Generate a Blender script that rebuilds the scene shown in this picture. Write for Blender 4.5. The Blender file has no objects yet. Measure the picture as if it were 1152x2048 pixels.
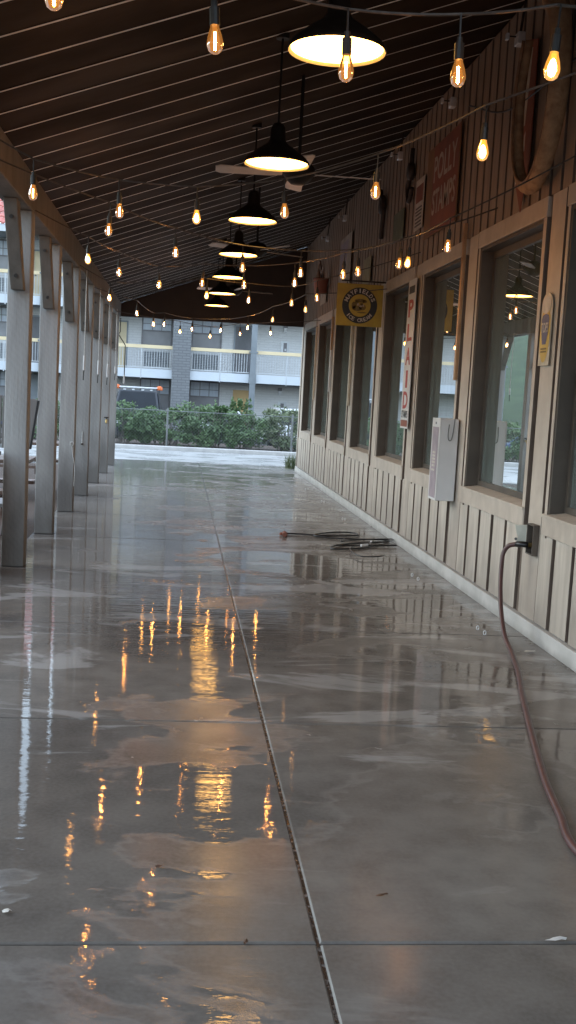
import bpy, math, random
from mathutils import Vector, Matrix
random.seed(7)
R_ = math.radians
scene = bpy.context.scene
COL = scene.collection

# ---------------------------------------------------------------- camera solved from the photograph's vanishing points
F, CX, CY, H = 2120.0, 576.0, 1024.0, 1.6
def _ray(px, py): return Vector(((px-CX)/F, (py-CY)/F, 1.0))
_y = _ray(362, 780).normalized()
_n = _y.cross(_ray(1362, 780+53)).normalized()
_z = -_n if _n.y > 0 else _n
_x = _y.cross(_z)
if _x.x < 0: _x = -_x
RM = Matrix((_x, _y, _z))
CAMLOC = Vector((0, 0, H))
def W(px, py): return RM @ _ray(px, py)
def atX(px, py, X): w = W(px, py); return w*(X/w.x)+CAMLOC
def atY(px, py, Y): w = W(px, py); return w*(Y/w.y)+CAMLOC
def atZ(px, py, Z): w = W(px, py); return w*((Z-H)/w.z)+CAMLOC
cam = bpy.data.cameras.new('camera'); camo = bpy.data.objects.new('camera', cam); COL.objects.link(camo)
cx_, cy_, cz_ = RM @ Vector((1,0,0)), RM @ Vector((0,-1,0)), RM @ Vector((0,0,-1))
camo.matrix_world = Matrix(((cx_.x,cy_.x,cz_.x,0),(cx_.y,cy_.y,cz_.y,0),(cx_.z,cy_.z,cz_.z,H),(0,0,0,1)))
cam.sensor_fit = 'VERTICAL'; cam.sensor_height = 36; cam.lens = F/2048*36
cam.clip_start = 0.05; cam.clip_end = 2000
scene.camera = camo

# ---------------------------------------------------------------- helpers
class MB:
    def __init__(s): s.v, s.f, s.m = [], [], []
    def add(s, vs, fs, m=0, M=None):
        b = len(s.v)
        s.v += [tuple(M @ Vector(p)) if M is not None else tuple(p) for p in vs]
        s.f += [tuple(b+i for i in f) for f in fs]; s.m += [m]*len(fs)
        return s
    def box(s, x0, x1, y0, y1, z0, z1, m=0, M=None):
        vs = [(x0,y0,z0),(x1,y0,z0),(x1,y1,z0),(x0,y1,z0),(x0,y0,z1),(x1,y0,z1),(x1,y1,z1),(x0,y1,z1)]
        return s.add(vs, [(0,3,2,1),(4,5,6,7),(0,1,5,4),(1,2,6,5),(2,3,7,6),(3,0,4,7)], m, M)
    def boxd(s, x0, x1, y0, y1, z0, z1, m=0, md=1):      # edges facing along the wall take the darker material
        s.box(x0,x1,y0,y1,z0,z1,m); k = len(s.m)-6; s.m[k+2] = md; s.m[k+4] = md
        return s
    def quad(s, a, b, c, d, m=0): return s.add([a,b,c,d], [(0,1,2,3)], m)
    def tube(s, pts, r, n=8, m=0, caps=True, r1=None):
        pts = [Vector(p) for p in pts]; k = len(pts); rings = []
        up = None
        for i, p in enumerate(pts):
            t = (pts[min(i+1,k-1)]-pts[max(i-1,0)])
            if t.length < 1e-9: t = Vector((0,0,1))
            t.normalize()
            if up is None: up = Vector((0,0,1)) if abs(t.z) < .9 else Vector((1,0,0))
            a = up - t*up.dot(t)
            if a.length < 1e-6: a = t.orthogonal()
            a.normalize(); up = a; b = t.cross(a)
            rr = r if r1 is None else r+(r1-r)*i/max(k-1,1)
            rings.append([p+(a*math.cos(2*math.pi*j/n)+b*math.sin(2*math.pi*j/n))*rr for j in range(n)])
        vs = [q for rg in rings for q in rg]; fs = []
        for i in range(k-1):
            for j in range(n): fs.append((i*n+j, i*n+(j+1)%n, (i+1)*n+(j+1)%n, (i+1)*n+j))
        if caps: fs += [tuple(range(n))[::-1], tuple((k-1)*n+j for j in range(n))]
        return s.add(vs, fs, m)
    def lathe(s, prof, n=20, m=0, M=None):
        vs, fs = [], []
        for r, z in prof:
            for j in range(n): vs.append((r*math.cos(2*math.pi*j/n), r*math.sin(2*math.pi*j/n), z))
        for i in range(len(prof)-1):
            for j in range(n): fs.append((i*n+j, i*n+(j+1)%n, (i+1)*n+(j+1)%n, (i+1)*n+j))
        return s.add(vs, fs, m, M)
    def prism(s, poly, h, m=0, M=None):
        n = len(poly); vs = [(x,y,0) for x,y in poly]+[(x,y,h) for x,y in poly]
        fs = [tuple(range(n))[::-1], tuple(range(n,2*n))]+[(i,(i+1)%n,n+(i+1)%n,n+i) for i in range(n)]
        return s.add(vs, fs, m, M)
    def build(s, name, mats, parent=None, smooth=False, bevel=0, org=None):
        o0 = Vector(org) if org is not None else root_loc(parent)
        me = bpy.data.meshes.new(name)
        me.from_pydata([tuple(Vector(p)-o0) for p in s.v], [], s.f)
        if not isinstance(mats, (list, tuple)): mats = [mats]
        for m in mats: me.materials.append(m)
        me.polygons.foreach_set('material_index', s.m)
        if smooth: me.polygons.foreach_set('use_smooth', [True]*len(s.f))
        me.update()
        o = bpy.data.objects.new(name, me); COL.objects.link(o)
        if parent: o.parent = parent
        elif org is not None: o.location = o0
        if bevel:
            b = o.modifiers.new('bevel', 'BEVEL'); b.width = bevel; b.segments = 2; b.limit_method = 'ANGLE'
        return o
def root_loc(o):
    v = Vector((0,0,0))
    while o is not None: v += o.location; o = o.parent
    return v
def tag(o, label=None, cat=None, group=None, kind=None):
    if label: o['label'] = label
    if cat: o['category'] = cat
    if group: o['group'] = group
    if kind: o['kind'] = kind
    return o
def thing(name, loc, label, cat, group=None):
    o = bpy.data.objects.new(name, None); COL.objects.link(o); o.location = loc; o.empty_display_size = .1
    return tag(o, label, cat, group)
def struct(o): o['kind'] = 'structure'; return o
def copy_tree(o, parent=None):
    c = o.copy(); COL.objects.link(c)
    if parent: c.parent = parent
    for ch in list(o.children): copy_tree(ch, c)
    return c
ORD = ['nearest','second','third','fourth','fifth','sixth','seventh','eighth','ninth','tenth']
def smooth_path(pts, k=8):
    pts = [Vector(p) for p in pts]; out = []
    P = [pts[0]*2-pts[1]]+pts+[pts[-1]*2-pts[-2]]
    for i in range(1, len(P)-2):
        a,b,c,d = P[i-1:i+3]
        for j in range(k):
            t = j/k
            out.append(.5*((2*b)+(c-a)*t+(2*a-5*b+4*c-d)*t*t+(3*b-a-3*c+d)*t**3))
    out.append(pts[-1]); return out
_tc = {}
def text_geo(txt, size, bold=0.0):
    k = (txt, size, bold)
    if k not in _tc:
        cu = bpy.data.curves.new('t', 'FONT'); cu.body = txt; cu.size = size; cu.offset = bold
        cu.align_x = 'CENTER'; cu.align_y = 'CENTER'; cu.resolution_u = 3
        o = bpy.data.objects.new('t', cu); COL.objects.link(o); bpy.context.view_layer.update()
        me = bpy.data.meshes.new_from_object(o.evaluated_get(bpy.context.evaluated_depsgraph_get()))
        _tc[k] = ([v.co.copy() for v in me.vertices], [tuple(p.vertices) for p in me.polygons])
        bpy.data.objects.remove(o); bpy.data.curves.remove(cu); bpy.data.meshes.remove(me)
    return _tc[k]
def frameM(o, tx, ty):                       # local x,y -> directions tx,ty ; z -> normal
    tx, ty = Vector(tx), Vector(ty); n = tx.cross(ty)
    return Matrix(((tx.x,ty.x,n.x,o[0]),(tx.y,ty.y,n.y,o[1]),(tx.z,ty.z,n.z,o[2]),(0,0,0,1)))
def fit_text(mb, txt, M, x, y, w, h, m=0, bold=0.0, rot=0):   # text scaled into a w x h box
    vs, fs = text_geo(txt, 1.0, bold)
    x0,x1 = min(v.x for v in vs), max(v.x for v in vs); y0,y1 = min(v.y for v in vs), max(v.y for v in vs)
    S = Matrix.Translation((x,y,0)) @ Matrix.Rotation(rot,4,'Z') @ Matrix.Diagonal((w/(x1-x0), h/(y1-y0), 1, 1)) @ Matrix.Translation((-(x0+x1)/2, -(y0+y1)/2, 0))
    mb.add(vs, fs, m, M @ S)
def ellipse(x, y, a, b, n=28): return [(x+a*math.cos(2*math.pi*i/n), y+b*math.sin(2*math.pi*i/n)) for i in range(n)]
def flat(mb, poly, M, z, m=0): mb.add([(p[0],p[1],z) for p in poly], [tuple(range(len(poly)))], m, M)

# ---------------------------------------------------------------- materials
def new_mat(name):
    m = bpy.data.materials.new(name); m.use_nodes = True
    nt = m.node_tree; nt.nodes.clear()
    return m, nt, nt.nodes, nt.links
def N(nodes, t, **kw):
    n = nodes.new(t)
    for k, v in kw.items(): setattr(n, k, v)
    return n
def mat(name, c1, c2=None, scale=6.0, rough=.6, r2=None, bump=0.0, bscale=40.0, stretch=(1,1,1), metal=0.0, spec=.5, detail=5, coat=0, lo=.35, hi=.65, splash=None, saw=0):
    m, nt, nd, lk = new_mat(name)
    out = N(nd,'ShaderNodeOutputMaterial'); p = N(nd,'ShaderNodeBsdfPrincipled'); lk.new(p.outputs[0], out.inputs[0])
    p.inputs['Roughness'].default_value = rough; p.inputs['Metallic'].default_value = metal
    p.inputs['Specular IOR Level'].default_value = spec; p.inputs['Coat Weight'].default_value = coat
    g = N(nd,'ShaderNodeNewGeometry'); mp = N(nd,'ShaderNodeMapping'); mp.inputs['Scale'].default_value = stretch
    lk.new(g.outputs['Position'], mp.inputs['Vector'])
    if c2 is None: c2 = tuple(c*.78 for c in c1)
    n = N(nd,'ShaderNodeTexNoise'); n.inputs['Scale'].default_value = scale; n.inputs['Detail'].default_value = detail
    lk.new(mp.outputs[0], n.inputs['Vector'])
    r = N(nd,'ShaderNodeValToRGB'); r.color_ramp.elements[0].position = lo; r.color_ramp.elements[1].position = hi
    r.color_ramp.elements[0].color = (*c1,1); r.color_ramp.elements[1].color = (*c2,1)
    lk.new(n.outputs[0], r.inputs[0]); lk.new(r.outputs[0], p.inputs['Base Color'])
    if splash:                                   # water stains and dirt rising from the floor, blotchy
        dc, zh, amt = splash
        sz = N(nd,'ShaderNodeSeparateXYZ'); lk.new(g.outputs['Position'], sz.inputs[0])
        nn = N(nd,'ShaderNodeTexNoise'); nn.inputs['Scale'].default_value = 3.5; nn.inputs['Detail'].default_value = 6
        m2 = N(nd,'ShaderNodeMapping'); m2.inputs['Scale'].default_value = (1,2.2,.5); lk.new(g.outputs['Position'], m2.inputs[0]); lk.new(m2.outputs[0], nn.inputs['Vector'])
        a1 = N(nd,'ShaderNodeMapRange'); a1.inputs[1].default_value = 0; a1.inputs[2].default_value = zh; a1.inputs[3].default_value = .62; a1.inputs[4].default_value = -.12
        lk.new(sz.outputs[2], a1.inputs[0])
        a2 = N(nd,'ShaderNodeMath', operation='ADD'); lk.new(a1.outputs[0], a2.inputs[0]); lk.new(nn.outputs[0], a2.inputs[1])
        a3 = N(nd,'ShaderNodeMapRange'); a3.inputs[1].default_value = .5; a3.inputs[2].default_value = 1.0; a3.inputs[4].default_value = amt; lk.new(a2.outputs[0], a3.inputs[0])
        mx = N(nd,'ShaderNodeMix', data_type='RGBA'); lk.new(a3.outputs[0], mx.inputs[0]); lk.new(r.outputs[0], mx.inputs[6]); mx.inputs[7].default_value = (*dc,1)
        lk.new(mx.outputs[2], p.inputs['Base Color'])
    if r2 is not None:
        q = N(nd,'ShaderNodeMapRange'); q.inputs[3].default_value = rough; q.inputs[4].default_value = r2
        q.inputs[1].default_value = lo; q.inputs[2].default_value = hi
        lk.new(n.outputs[0], q.inputs[0]); lk.new(q.outputs[0], p.inputs['Roughness'])
    if bump:
        b = N(nd,'ShaderNodeBump'); b.inputs['Strength'].default_value = bump; b.inputs['Distance'].default_value = .01
        n2 = N(nd,'ShaderNodeTexNoise'); n2.inputs['Scale'].default_value = bscale; n2.inputs['Detail'].default_value = 4
        lk.new(mp.outputs[0], n2.inputs['Vector']); lk.new(n2.outputs[0], b.inputs['Height']); lk.new(b.outputs[0], p.inputs['Normal'])
        if saw:                                  # rough saw marks slanting across the timber
            wv = N(nd,'ShaderNodeTexWave'); wv.inputs['Scale'].default_value = 7; wv.inputs['Distortion'].default_value = 3; wv.inputs['Detail'].default_value = 3
            mr = N(nd,'ShaderNodeMapping'); mr.inputs['Rotation'].default_value = (0,.75,0); lk.new(g.outputs['Position'], mr.inputs[0]); lk.new(mr.outputs[0], wv.inputs[0])
            ma = N(nd,'ShaderNodeMath', operation='MULTIPLY_ADD'); ma.inputs[1].default_value = saw; lk.new(wv.outputs[1], ma.inputs[0]); lk.new(n2.outputs[0], ma.inputs[2]); lk.new(ma.outputs[0], b.inputs['Height'])
            c2_ = p.inputs['Base Color'].links[0].from_socket
            mm = N(nd,'ShaderNodeMix', data_type='RGBA', blend_type='MULTIPLY'); mm.inputs[0].default_value = .32*saw; lk.new(c2_, mm.inputs[6]); lk.new(wv.outputs[0], mm.inputs[7]); lk.new(mm.outputs[2], p.inputs['Base Color'])
    return m
def emis(name, col, strength):
    m, nt, nd, lk = new_mat(name)
    out = N(nd,'ShaderNodeOutputMaterial'); e = N(nd,'ShaderNodeEmission')
    e.inputs[0].default_value = (*col,1); e.inputs[1].default_value = strength
    lk.new(e.outputs[0], out.inputs[0]); return m
def glassy(name, tint, glow=None, gs=0.0, ior=1.45, rough=.0, gl_max=1.0):
    m, nt, nd, lk = new_mat(name)
    out = N(nd,'ShaderNodeOutputMaterial'); t = N(nd,'ShaderNodeBsdfTransparent'); t.inputs[0].default_value = (*tint,1)
    g = N(nd,'ShaderNodeBsdfGlossy'); g.inputs['Roughness'].default_value = rough
    fr = N(nd,'ShaderNodeFresnel'); fr.inputs[0].default_value = ior
    ml = N(nd,'ShaderNodeMath', operation='MULTIPLY'); ml.inputs[1].default_value = gl_max; ml.use_clamp = True
    lk.new(fr.outputs[0], ml.inputs[0])
    mx = N(nd,'ShaderNodeMixShader'); lk.new(ml.outputs[0], mx.inputs[0]); lk.new(t.outputs[0], mx.inputs[1]); lk.new(g.outputs[0], mx.inputs[2])
    res = mx
    if glow:
        e = N(nd,'ShaderNodeEmission'); e.inputs[0].default_value = (*glow,1); e.inputs[1].default_value = gs
        ad = N(nd,'ShaderNodeAddShader'); lk.new(mx.outputs[0], ad.inputs[0]); lk.new(e.outputs[0], ad.inputs[1]); res = ad
    lk.new(res.outputs[0], out.inputs[0]); return m

def window_glass():
    m = glassy('window_glass', (.60,.73,.71), ior=2.05); nt = m.node_tree; nd, lk = nt.nodes, nt.links
    out = [n for n in nd if n.type == 'OUTPUT_MATERIAL'][0]; src = out.inputs[0].links[0].from_socket
    g = N(nd,'ShaderNodeNewGeometry'); n = N(nd,'ShaderNodeTexNoise'); n.inputs['Scale'].default_value = 3; n.inputs['Detail'].default_value = 6
    mp = N(nd,'ShaderNodeMapping'); mp.inputs['Scale'].default_value = (1,2.5,.5); lk.new(g.outputs['Position'], mp.inputs[0]); lk.new(mp.outputs[0], n.inputs['Vector'])
    q = N(nd,'ShaderNodeMapRange'); q.inputs[1].default_value = .3; q.inputs[2].default_value = .75; q.inputs[3].default_value = .07; q.inputs[4].default_value = .22; lk.new(n.outputs[0], q.inputs[0])
    df = N(nd,'ShaderNodeBsdfDiffuse'); df.inputs[0].default_value = (.40,.54,.52,1)
    mx = N(nd,'ShaderNodeMixShader'); lk.new(q.outputs[0], mx.inputs[0]); lk.new(src, mx.inputs[1]); lk.new(df.outputs[0], mx.inputs[2]); lk.new(mx.outputs[0], out.inputs[0])
    return m
def wet_concrete():
    m, nt, nd, lk = new_mat('wet_concrete')
    out = N(nd,'ShaderNodeOutputMaterial'); p = N(nd,'ShaderNodeBsdfPrincipled'); lk.new(p.outputs[0], out.inputs[0])
    g = N(nd,'ShaderNodeNewGeometry')
    def noise(scale, detail=4, st=(1,1,1), off=(0,0,0), dist=0.0, ro=.5):
        mp = N(nd,'ShaderNodeMapping'); mp.inputs['Scale'].default_value = st; mp.inputs['Location'].default_value = off
        lk.new(g.outputs['Position'], mp.inputs['Vector'])
        n = N(nd,'ShaderNodeTexNoise'); n.inputs['Scale'].default_value = scale; n.inputs['Detail'].default_value = detail
        n.inputs['Distortion'].default_value = dist; n.inputs['Roughness'].default_value = ro
        lk.new(mp.outputs[0], n.inputs['Vector']); return n.outputs[0]
    def rng(v, a, b, c, d, smooth=False):
        q = N(nd,'ShaderNodeMapRange'); q.clamp = True
        if smooth: q.interpolation_type = 'SMOOTHSTEP'
        for i, x in zip((1,2,3,4), (a,b,c,d)): q.inputs[i].default_value = x
        lk.new(v, q.inputs[0]); return q.outputs[0]
    def mixc(f, a, b):
        x = N(nd,'ShaderNodeMix', data_type='RGBA'); lk.new(f, x.inputs[0])
        for sock, c in ((x.inputs[6], a), (x.inputs[7], b)):
            if isinstance(c, tuple): sock.default_value = (*c,1)
            else: lk.new(c, sock)
        return x.outputs[2]
    def mth(op, a, b):
        x = N(nd,'ShaderNodeMath', operation=op)
        for sock, c in ((x.inputs[0], a), (x.inputs[1], b)):
            if isinstance(c, (int,float)): sock.default_value = c
            else: lk.new(c, sock)
        return x.outputs[0]
    sep = N(nd,'ShaderNodeSeparateXYZ'); lk.new(g.outputs['Position'], sep.inputs[0])
    near = rng(sep.outputs[1], 3.1, 5.2, 0.0, 1.0, True)                 # the near bay has drained, further bays still stand wet
    leftw = mth('ADD', rng(sep.outputs[0], -1.0, .9, .10, 0.0), rng(sep.outputs[0], -.6, .25, .085, 0.0))
    base = noise(.9, 6, (.75,1.25,1), dist=.9, ro=.58)
    base = mth('ADD', base, mth('MULTIPLY', mth('SUBTRACT', noise(4.2, 4, (.6,1.5,1), off=(3,1,0), dist=.6), .5), .30))
    base = mth('ADD', base, leftw)
    lim = mth('ADD', rng(near, 0, 1, -.085, .03), rng(sep.outputs[1], 8, 13, 0, -.055))
    v = mth('ADD', base, lim)
    film = rng(v, .485, .525, 0, 1, True)                               # 1 = standing film
    mot = noise(5, 6); fine = noise(60, 3); stain = noise(.6, 3, off=(5,2,0))
    col = mixc(rng(stain, .4, .62, 0, 1), (.120,.105,.092), (.180,.160,.142))
    col = mixc(rng(mot, .35, .7, 0, .55), col, (.066,.058,.052))
    col = mixc(rng(fine, .3, .75, 0, .25), col, (.21,.19,.175))
    foam = rng(mth('ADD', noise(1.15, 6, (.6,1.7,1), off=(1.3,8.2,0), dist=.6, ro=.6), rng(near,0,1,-.12,0)), .545, .61, 0, .40, True)
    col = mixc(foam, col, (.42,.41,.40))
    edge = mth('MULTIPLY', rng(v, .455, .49, 0, 1, True), mth('SUBTRACT', 1.0, film))
    col = mixc(mth('MULTIPLY', edge, .22), col, (.27,.25,.235))
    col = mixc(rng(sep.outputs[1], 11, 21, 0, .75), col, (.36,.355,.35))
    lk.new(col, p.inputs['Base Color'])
    dampr = mth('ADD', rng(mot, .3, .7, .12, .24), rng(near,0,1,0,.05))
    rgh = N(nd,'ShaderNodeMix', data_type='FLOAT'); lk.new(film, rgh.inputs[0]); lk.new(dampr, rgh.inputs[2]); rgh.inputs[3].default_value = .035
    lk.new(rgh.outputs[0], p.inputs['Roughness'])
    p.inputs['IOR'].default_value = 1.36; p.inputs['Specular IOR Level'].default_value = .5
    rip = noise(9, 4, (.40,2.0,1), dist=.35); gr = noise(170, 2)
    h = mth('ADD', mth('MULTIPLY', rip, rng(film,0,1,.5,.62)), mth('MULTIPLY', gr, rng(film,0,1,.10,.003)))
    h = mth('ADD', h, mth('MULTIPLY', film, .25))
    b = N(nd,'ShaderNodeBump'); b.inputs['Strength'].default_value = .42; b.inputs['Distance'].default_value = .005
    lk.new(h, b.inputs['Height']); lk.new(b.outputs[0], p.inputs['Normal'])
    return m

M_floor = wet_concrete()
M_joint = mat('joint_sealant', (.03,.026,.024), (.10,.09,.085), 60, .35, bump=.4, bscale=150)
M_caulk = mat('wet_caulk', (.03,.027,.025), (.17,.165,.16), 38, .25, lo=.52, hi=.66)
M_drive = mat('driveway_concrete', (.43,.435,.44), (.35,.355,.36), 1.2, .38, r2=.2, bump=.15, bscale=60)
M_kerb = mat('kerb_concrete', (.55,.54,.52), (.45,.44,.43), 5, .7, bump=.2)
M_ground = mat('asphalt', (.055,.055,.058), (.04,.04,.042), 3, .8, bump=.3, bscale=80)
M_mulch = mat('bark_mulch', (.03,.018,.012), (.075,.045,.03), 30, .8, bump=1.0, bscale=45)
M_grass = mat('lawn', (.045,.085,.03), (.022,.05,.016), .9, .8, bump=.6, bscale=30)
M_board = mat('tan_board', (.60,.545,.48), (.51,.46,.40), 4, .55, bump=.15, bscale=30, stretch=(1,6,.6), splash=((.25,.215,.185),.9,.75))
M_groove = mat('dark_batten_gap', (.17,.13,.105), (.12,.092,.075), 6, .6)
M_trim = mat('tan_trim', (.58,.515,.445), (.49,.43,.37), 7, .5, bump=.1, bscale=26, stretch=(1,1,.8), splash=((.26,.22,.19),1.0,.7))
M_reveal = mat('window_reveal', (.10,.084,.068), (.075,.063,.052), 5, .55)
M_basebd = mat('grey_baseboard', (.52,.51,.495), (.42,.415,.40), 4, .5, bump=.15, bscale=30, splash=((.20,.19,.175),.07,.5))
M_post = mat('grey_post_paint', (.39,.385,.37), (.29,.285,.275), 5, .72, r2=.6, bump=.5, bscale=30, stretch=(1.6,1.6,.22), splash=((.10,.093,.085),1.0,.65), spec=.25, saw=.10)
M_brace = mat('brace_paint', (.20,.185,.165), (.15,.14,.125), 5, .7, bump=.35, bscale=24, stretch=(1.5,1.5,.3), spec=.25)
M_bolt = mat('bolt_steel', (.12,.115,.11), None, 30, .4, metal=.8)
M_ceil = mat('dark_ceiling_board', (.042,.024,.014), (.024,.015,.010), 1.3, .6, r2=.75, bump=.15, bscale=9, stretch=(.8,1.2,1), spec=.04)
M_seam = mat('ceiling_seam', (.92,.84,.78), (.62,.55,.50), 1.5, .5)
M_gable = mat('brown_gable', (.034,.019,.012), (.024,.014,.010), 3, .6, bump=.2, bscale=12)
M_black = mat('black_rubber', (.014,.014,.015), (.022,.022,.023), 30, .45)
M_lampblk = mat('lamp_black_enamel', (.010,.009,.008), (.016,.013,.011), 12, .55, spec=.2)
M_enamel = mat('lamp_enamel_inside', (.75,.66,.45), None, 10, .4)
M_lampglow = emis('lamp_diffuser', (1.0,.50,.115), 16.0)
M_fil = emis('bulb_filament', (1.0,.42,.11), 620)
M_fil2 = emis('bulb_filament_dim', (1.0,.52,.20), 50)
M_glass = glassy('bulb_glass', (.93,.80,.62), (1.0,.36,.06), .32, gl_max=1.2)
M_glassb = glassy('bulb_glass_bright', (.95,.8,.6), (1.0,.40,.05), 1.1)
M_cable = mat('string_cable', (.05,.04,.035), (.09,.075,.065), 30, .5)
M_fan = mat('fan_blade', (.55,.51,.48), (.45,.41,.38), 8, .5)
M_copper = mat('copper_sheet', (.58,.36,.20), (.46,.27,.14), 12, .35, metal=.5)
M_cream = mat('cream_tin', (.62,.56,.45), (.5,.44,.34), 14, .45)
M_white = mat('white_enamel', (.72,.73,.73), (.66,.66,.66), 6, .4)
M_galv = mat('painted_metal_box', (.74,.76,.78), (.68,.70,.72), 4, .42)
M_violet = mat('faded_violet_label', (.30,.25,.29), (.40,.33,.37), 9, .45)
M_red = mat('red_print', (.50,.06,.05), (.38,.05,.04), 20, .5)
M_yel = mat('yellow_enamel', (.50,.36,.045), (.42,.29,.04), 9, .45)
M_yel2 = mat('bright_yellow_tin', (.68,.48,.10), (.58,.40,.08), 12, .45)
M_blkpaint = mat('black_print', (.012,.012,.014), (.02,.018,.018), 20, .45)
M_offw = mat('offwhite_print', (.62,.58,.52), (.5,.47,.42), 18, .5)
M_blue = mat('blue_print', (.07,.09,.20), None, 20, .45)
M_olive = mat('olive_print', (.22,.15,.03), (.14,.09,.02), 40, .5)
M_rust = mat('faded_rust_red', (.27,.085,.05), (.19,.065,.04), 5, .6, bump=.1)
M_ochre = mat('worn_ochre', (.26,.14,.06), (.19,.10,.05), 6, .6)
M_tinw = mat('worn_cream_tin', (.52,.45,.37), (.34,.28,.22), 6, .55)
M_ting = mat('worn_green_tin', (.17,.19,.12), (.11,.12,.08), 7, .55)
M_leather = mat('old_leather', (.28,.15,.075), (.15,.08,.04), 14, .6, bump=.4, bscale=40)
M_canvas = mat('stuffed_canvas', (.42,.27,.15), (.26,.15,.08), 16, .8, bump=.5, bscale=60)
M_iron = mat('old_iron', (.03,.025,.022), (.06,.04,.03), 20, .6, metal=.4)
M_hose = mat('red_hose', (.085,.038,.036), (.065,.03,.03), 20, .38)
M_hoseblk = mat('black_hose', (.012,.012,.014), None, 20, .32)
M_brass = mat('brass', (.55,.40,.16), None, 20, .3, metal=.9)
M_pale = mat('hydrant_cover', (.82,.82,.72), (.70,.70,.60), 14, .4)
M_boxbrn = mat('brown_box_side', (.10,.08,.065), None, 12, .5)
M_tablew = mat('picnic_wood', (.17,.11,.085), (.11,.075,.06), 6, .35, r2=.18, bump=.2, bscale=20, stretch=(.4,2,1))
M_chairw = mat('grey_weathered_wood', (.215,.20,.19), (.165,.155,.15), 5, .5, bump=.25, bscale=16, stretch=(2,1,.3))
M_brownw = mat('brown_wood', (.09,.05,.035), (.06,.035,.025), 6, .6)
M_brick = None
def brick(name, c1, c2, cm, bw=.4, bh=.2, ax=0, rough=.75):
    m, nt, nd, lk = new_mat(name)
    out = N(nd,'ShaderNodeOutputMaterial'); p = N(nd,'ShaderNodeBsdfPrincipled'); lk.new(p.outputs[0], out.inputs[0])
    g = N(nd,'ShaderNodeNewGeometry'); s = N(nd,'ShaderNodeSeparateXYZ'); c = N(nd,'ShaderNodeCombineXYZ')
    lk.new(g.outputs['Position'], s.inputs[0]); lk.new(s.outputs[ax], c.inputs[0]); lk.new(s.outputs[2], c.inputs[1])
    b = N(nd,'ShaderNodeTexBrick'); lk.new(c.outputs[0], b.inputs['Vector'])
    b.inputs['Color1'].default_value = (*c1,1); b.inputs['Color2'].default_value = (*c2,1); b.inputs['Mortar'].default_value = (*cm,1)
    b.inputs['Scale'].default_value = 1; b.inputs['Brick Width'].default_value = bw; b.inputs['Row Height'].default_value = bh; b.inputs['Mortar Size'].default_value = .018
    lk.new(b.outputs[0], p.inputs['Base Color']); p.inputs['Roughness'].default_value = rough
    bp = N(nd,'ShaderNodeBump'); bp.inputs['Strength'].default_value = .5; bp.inputs['Distance'].default_value = .02; bp.invert = True
    lk.new(b.outputs['Fac'], bp.inputs['Height']); lk.new(bp.outputs[0], p.inputs['Normal'])
    return m
M_brick = brick('painted_brick', (.60,.595,.59), (.63,.625,.62), (.565,.56,.555), .42, .115)
M_brickd = brick('dark_painted_brick', (.20,.205,.215), (.225,.23,.24), (.155,.16,.17), .36, .12)
M_slab = mat('slab_fascia', (.66,.70,.75), (.6,.64,.69), .8, .6)
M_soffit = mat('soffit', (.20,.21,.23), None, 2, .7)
M_steel = mat('bluegrey_steel', (.25,.275,.30), None, 2, .5)
M_rail = mat('rail_white', (.66,.68,.70), None, 2, .5)
M_cap = mat('rail_cap_cream', (.84,.68,.43), (.78,.63,.40), 1.5, .6)
M_doord = mat('dark_door', (.15,.15,.16), None, 2, .5)
M_doory = mat('tan_door', (.62,.42,.20), (.56,.38,.18), 1.5, .55)
M_doorc = mat('cream_door', (.70,.58,.38), None, 1.5, .55)
M_grill = mat('vent_grill', (.36,.37,.385), None, 3, .55)
M_wframe = mat('motel_window_frame', (.19,.18,.19), None, 4, .5)
M_pane = mat('motel_pane', (.20,.20,.215), (.27,.27,.285), .9, .25, spec=.5)
M_curtain = mat('motel_blind', (.50,.55,.62), (.42,.47,.55), 2.5, .5, stretch=(8,1,.3), coat=.3)
M_tile = mat('clay_roof_tile', (.52,.17,.14), (.38,.12,.105), 1.6, .7, bump=.2)
M_leaf = mat('hedge_leaf', (.065,.125,.045), (.115,.19,.07), 2.5, .5, lo=.3, hi=.7)
M_leaf2 = mat('pale_leaf', (.11,.155,.075), (.17,.20,.11), 3, .55, lo=.3, hi=.7)
M_twig = mat('pale_twig', (.23,.215,.18), (.15,.13,.11), 6, .7)
M_bark = mat('bark', (.09,.07,.055), (.06,.045,.035), 6, .8, bump=.5)
M_wire = mat('galvanised_wire', (.22,.235,.24), None, 5, .45, metal=.3)
M_carblk = mat('dark_car_paint', (.012,.016,.024), (.015,.02,.03), 2, .35, coat=.2)
M_carwht = mat('white_car_paint', (.72,.74,.76), None, 2, .25, coat=.6)
M_carblu = mat('blue_car_paint', (.05,.11,.26), None, 2, .25, coat=.6)
M_carglass = mat('car_glass', (.012,.016,.022), None, 2, .3, spec=.25)
M_tyre = mat('tyre', (.015,.015,.015), None, 20, .8)
M_rim = mat('wheel_rim', (.45,.45,.46), None, 10, .35, metal=.7)
M_amber = mat('amber_lens', (.75,.16,.03), None, 10, .3)
M_light = mat('clear_lens', (.75,.76,.78), None, 10, .2)
M_room = mat('room_paint', (.10,.095,.085), (.08,.075,.068), 2, .7)
M_blind = mat('vertical_blind', (.46,.50,.46), (.34,.38,.35), 5, .7, stretch=(1,14,.4))
M_pglass = window_glass()
M_rope = mat('white_cord', (.60,.60,.58), None, 30, .5)
M_leafdry = mat('dry_leaf', (.06,.025,.015), (.10,.05,.025), 60, .6)

# ================================================================ THE SETTING
g = MB(); g.add([(-400,-300,-.5),(400,-300,-.5),(400,500,-.5),(-400,500,-.5)], [(0,1,2,3)])
struct(g.build('ground', M_ground))
XW = 2.51                                          # restaurant wall face
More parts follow.
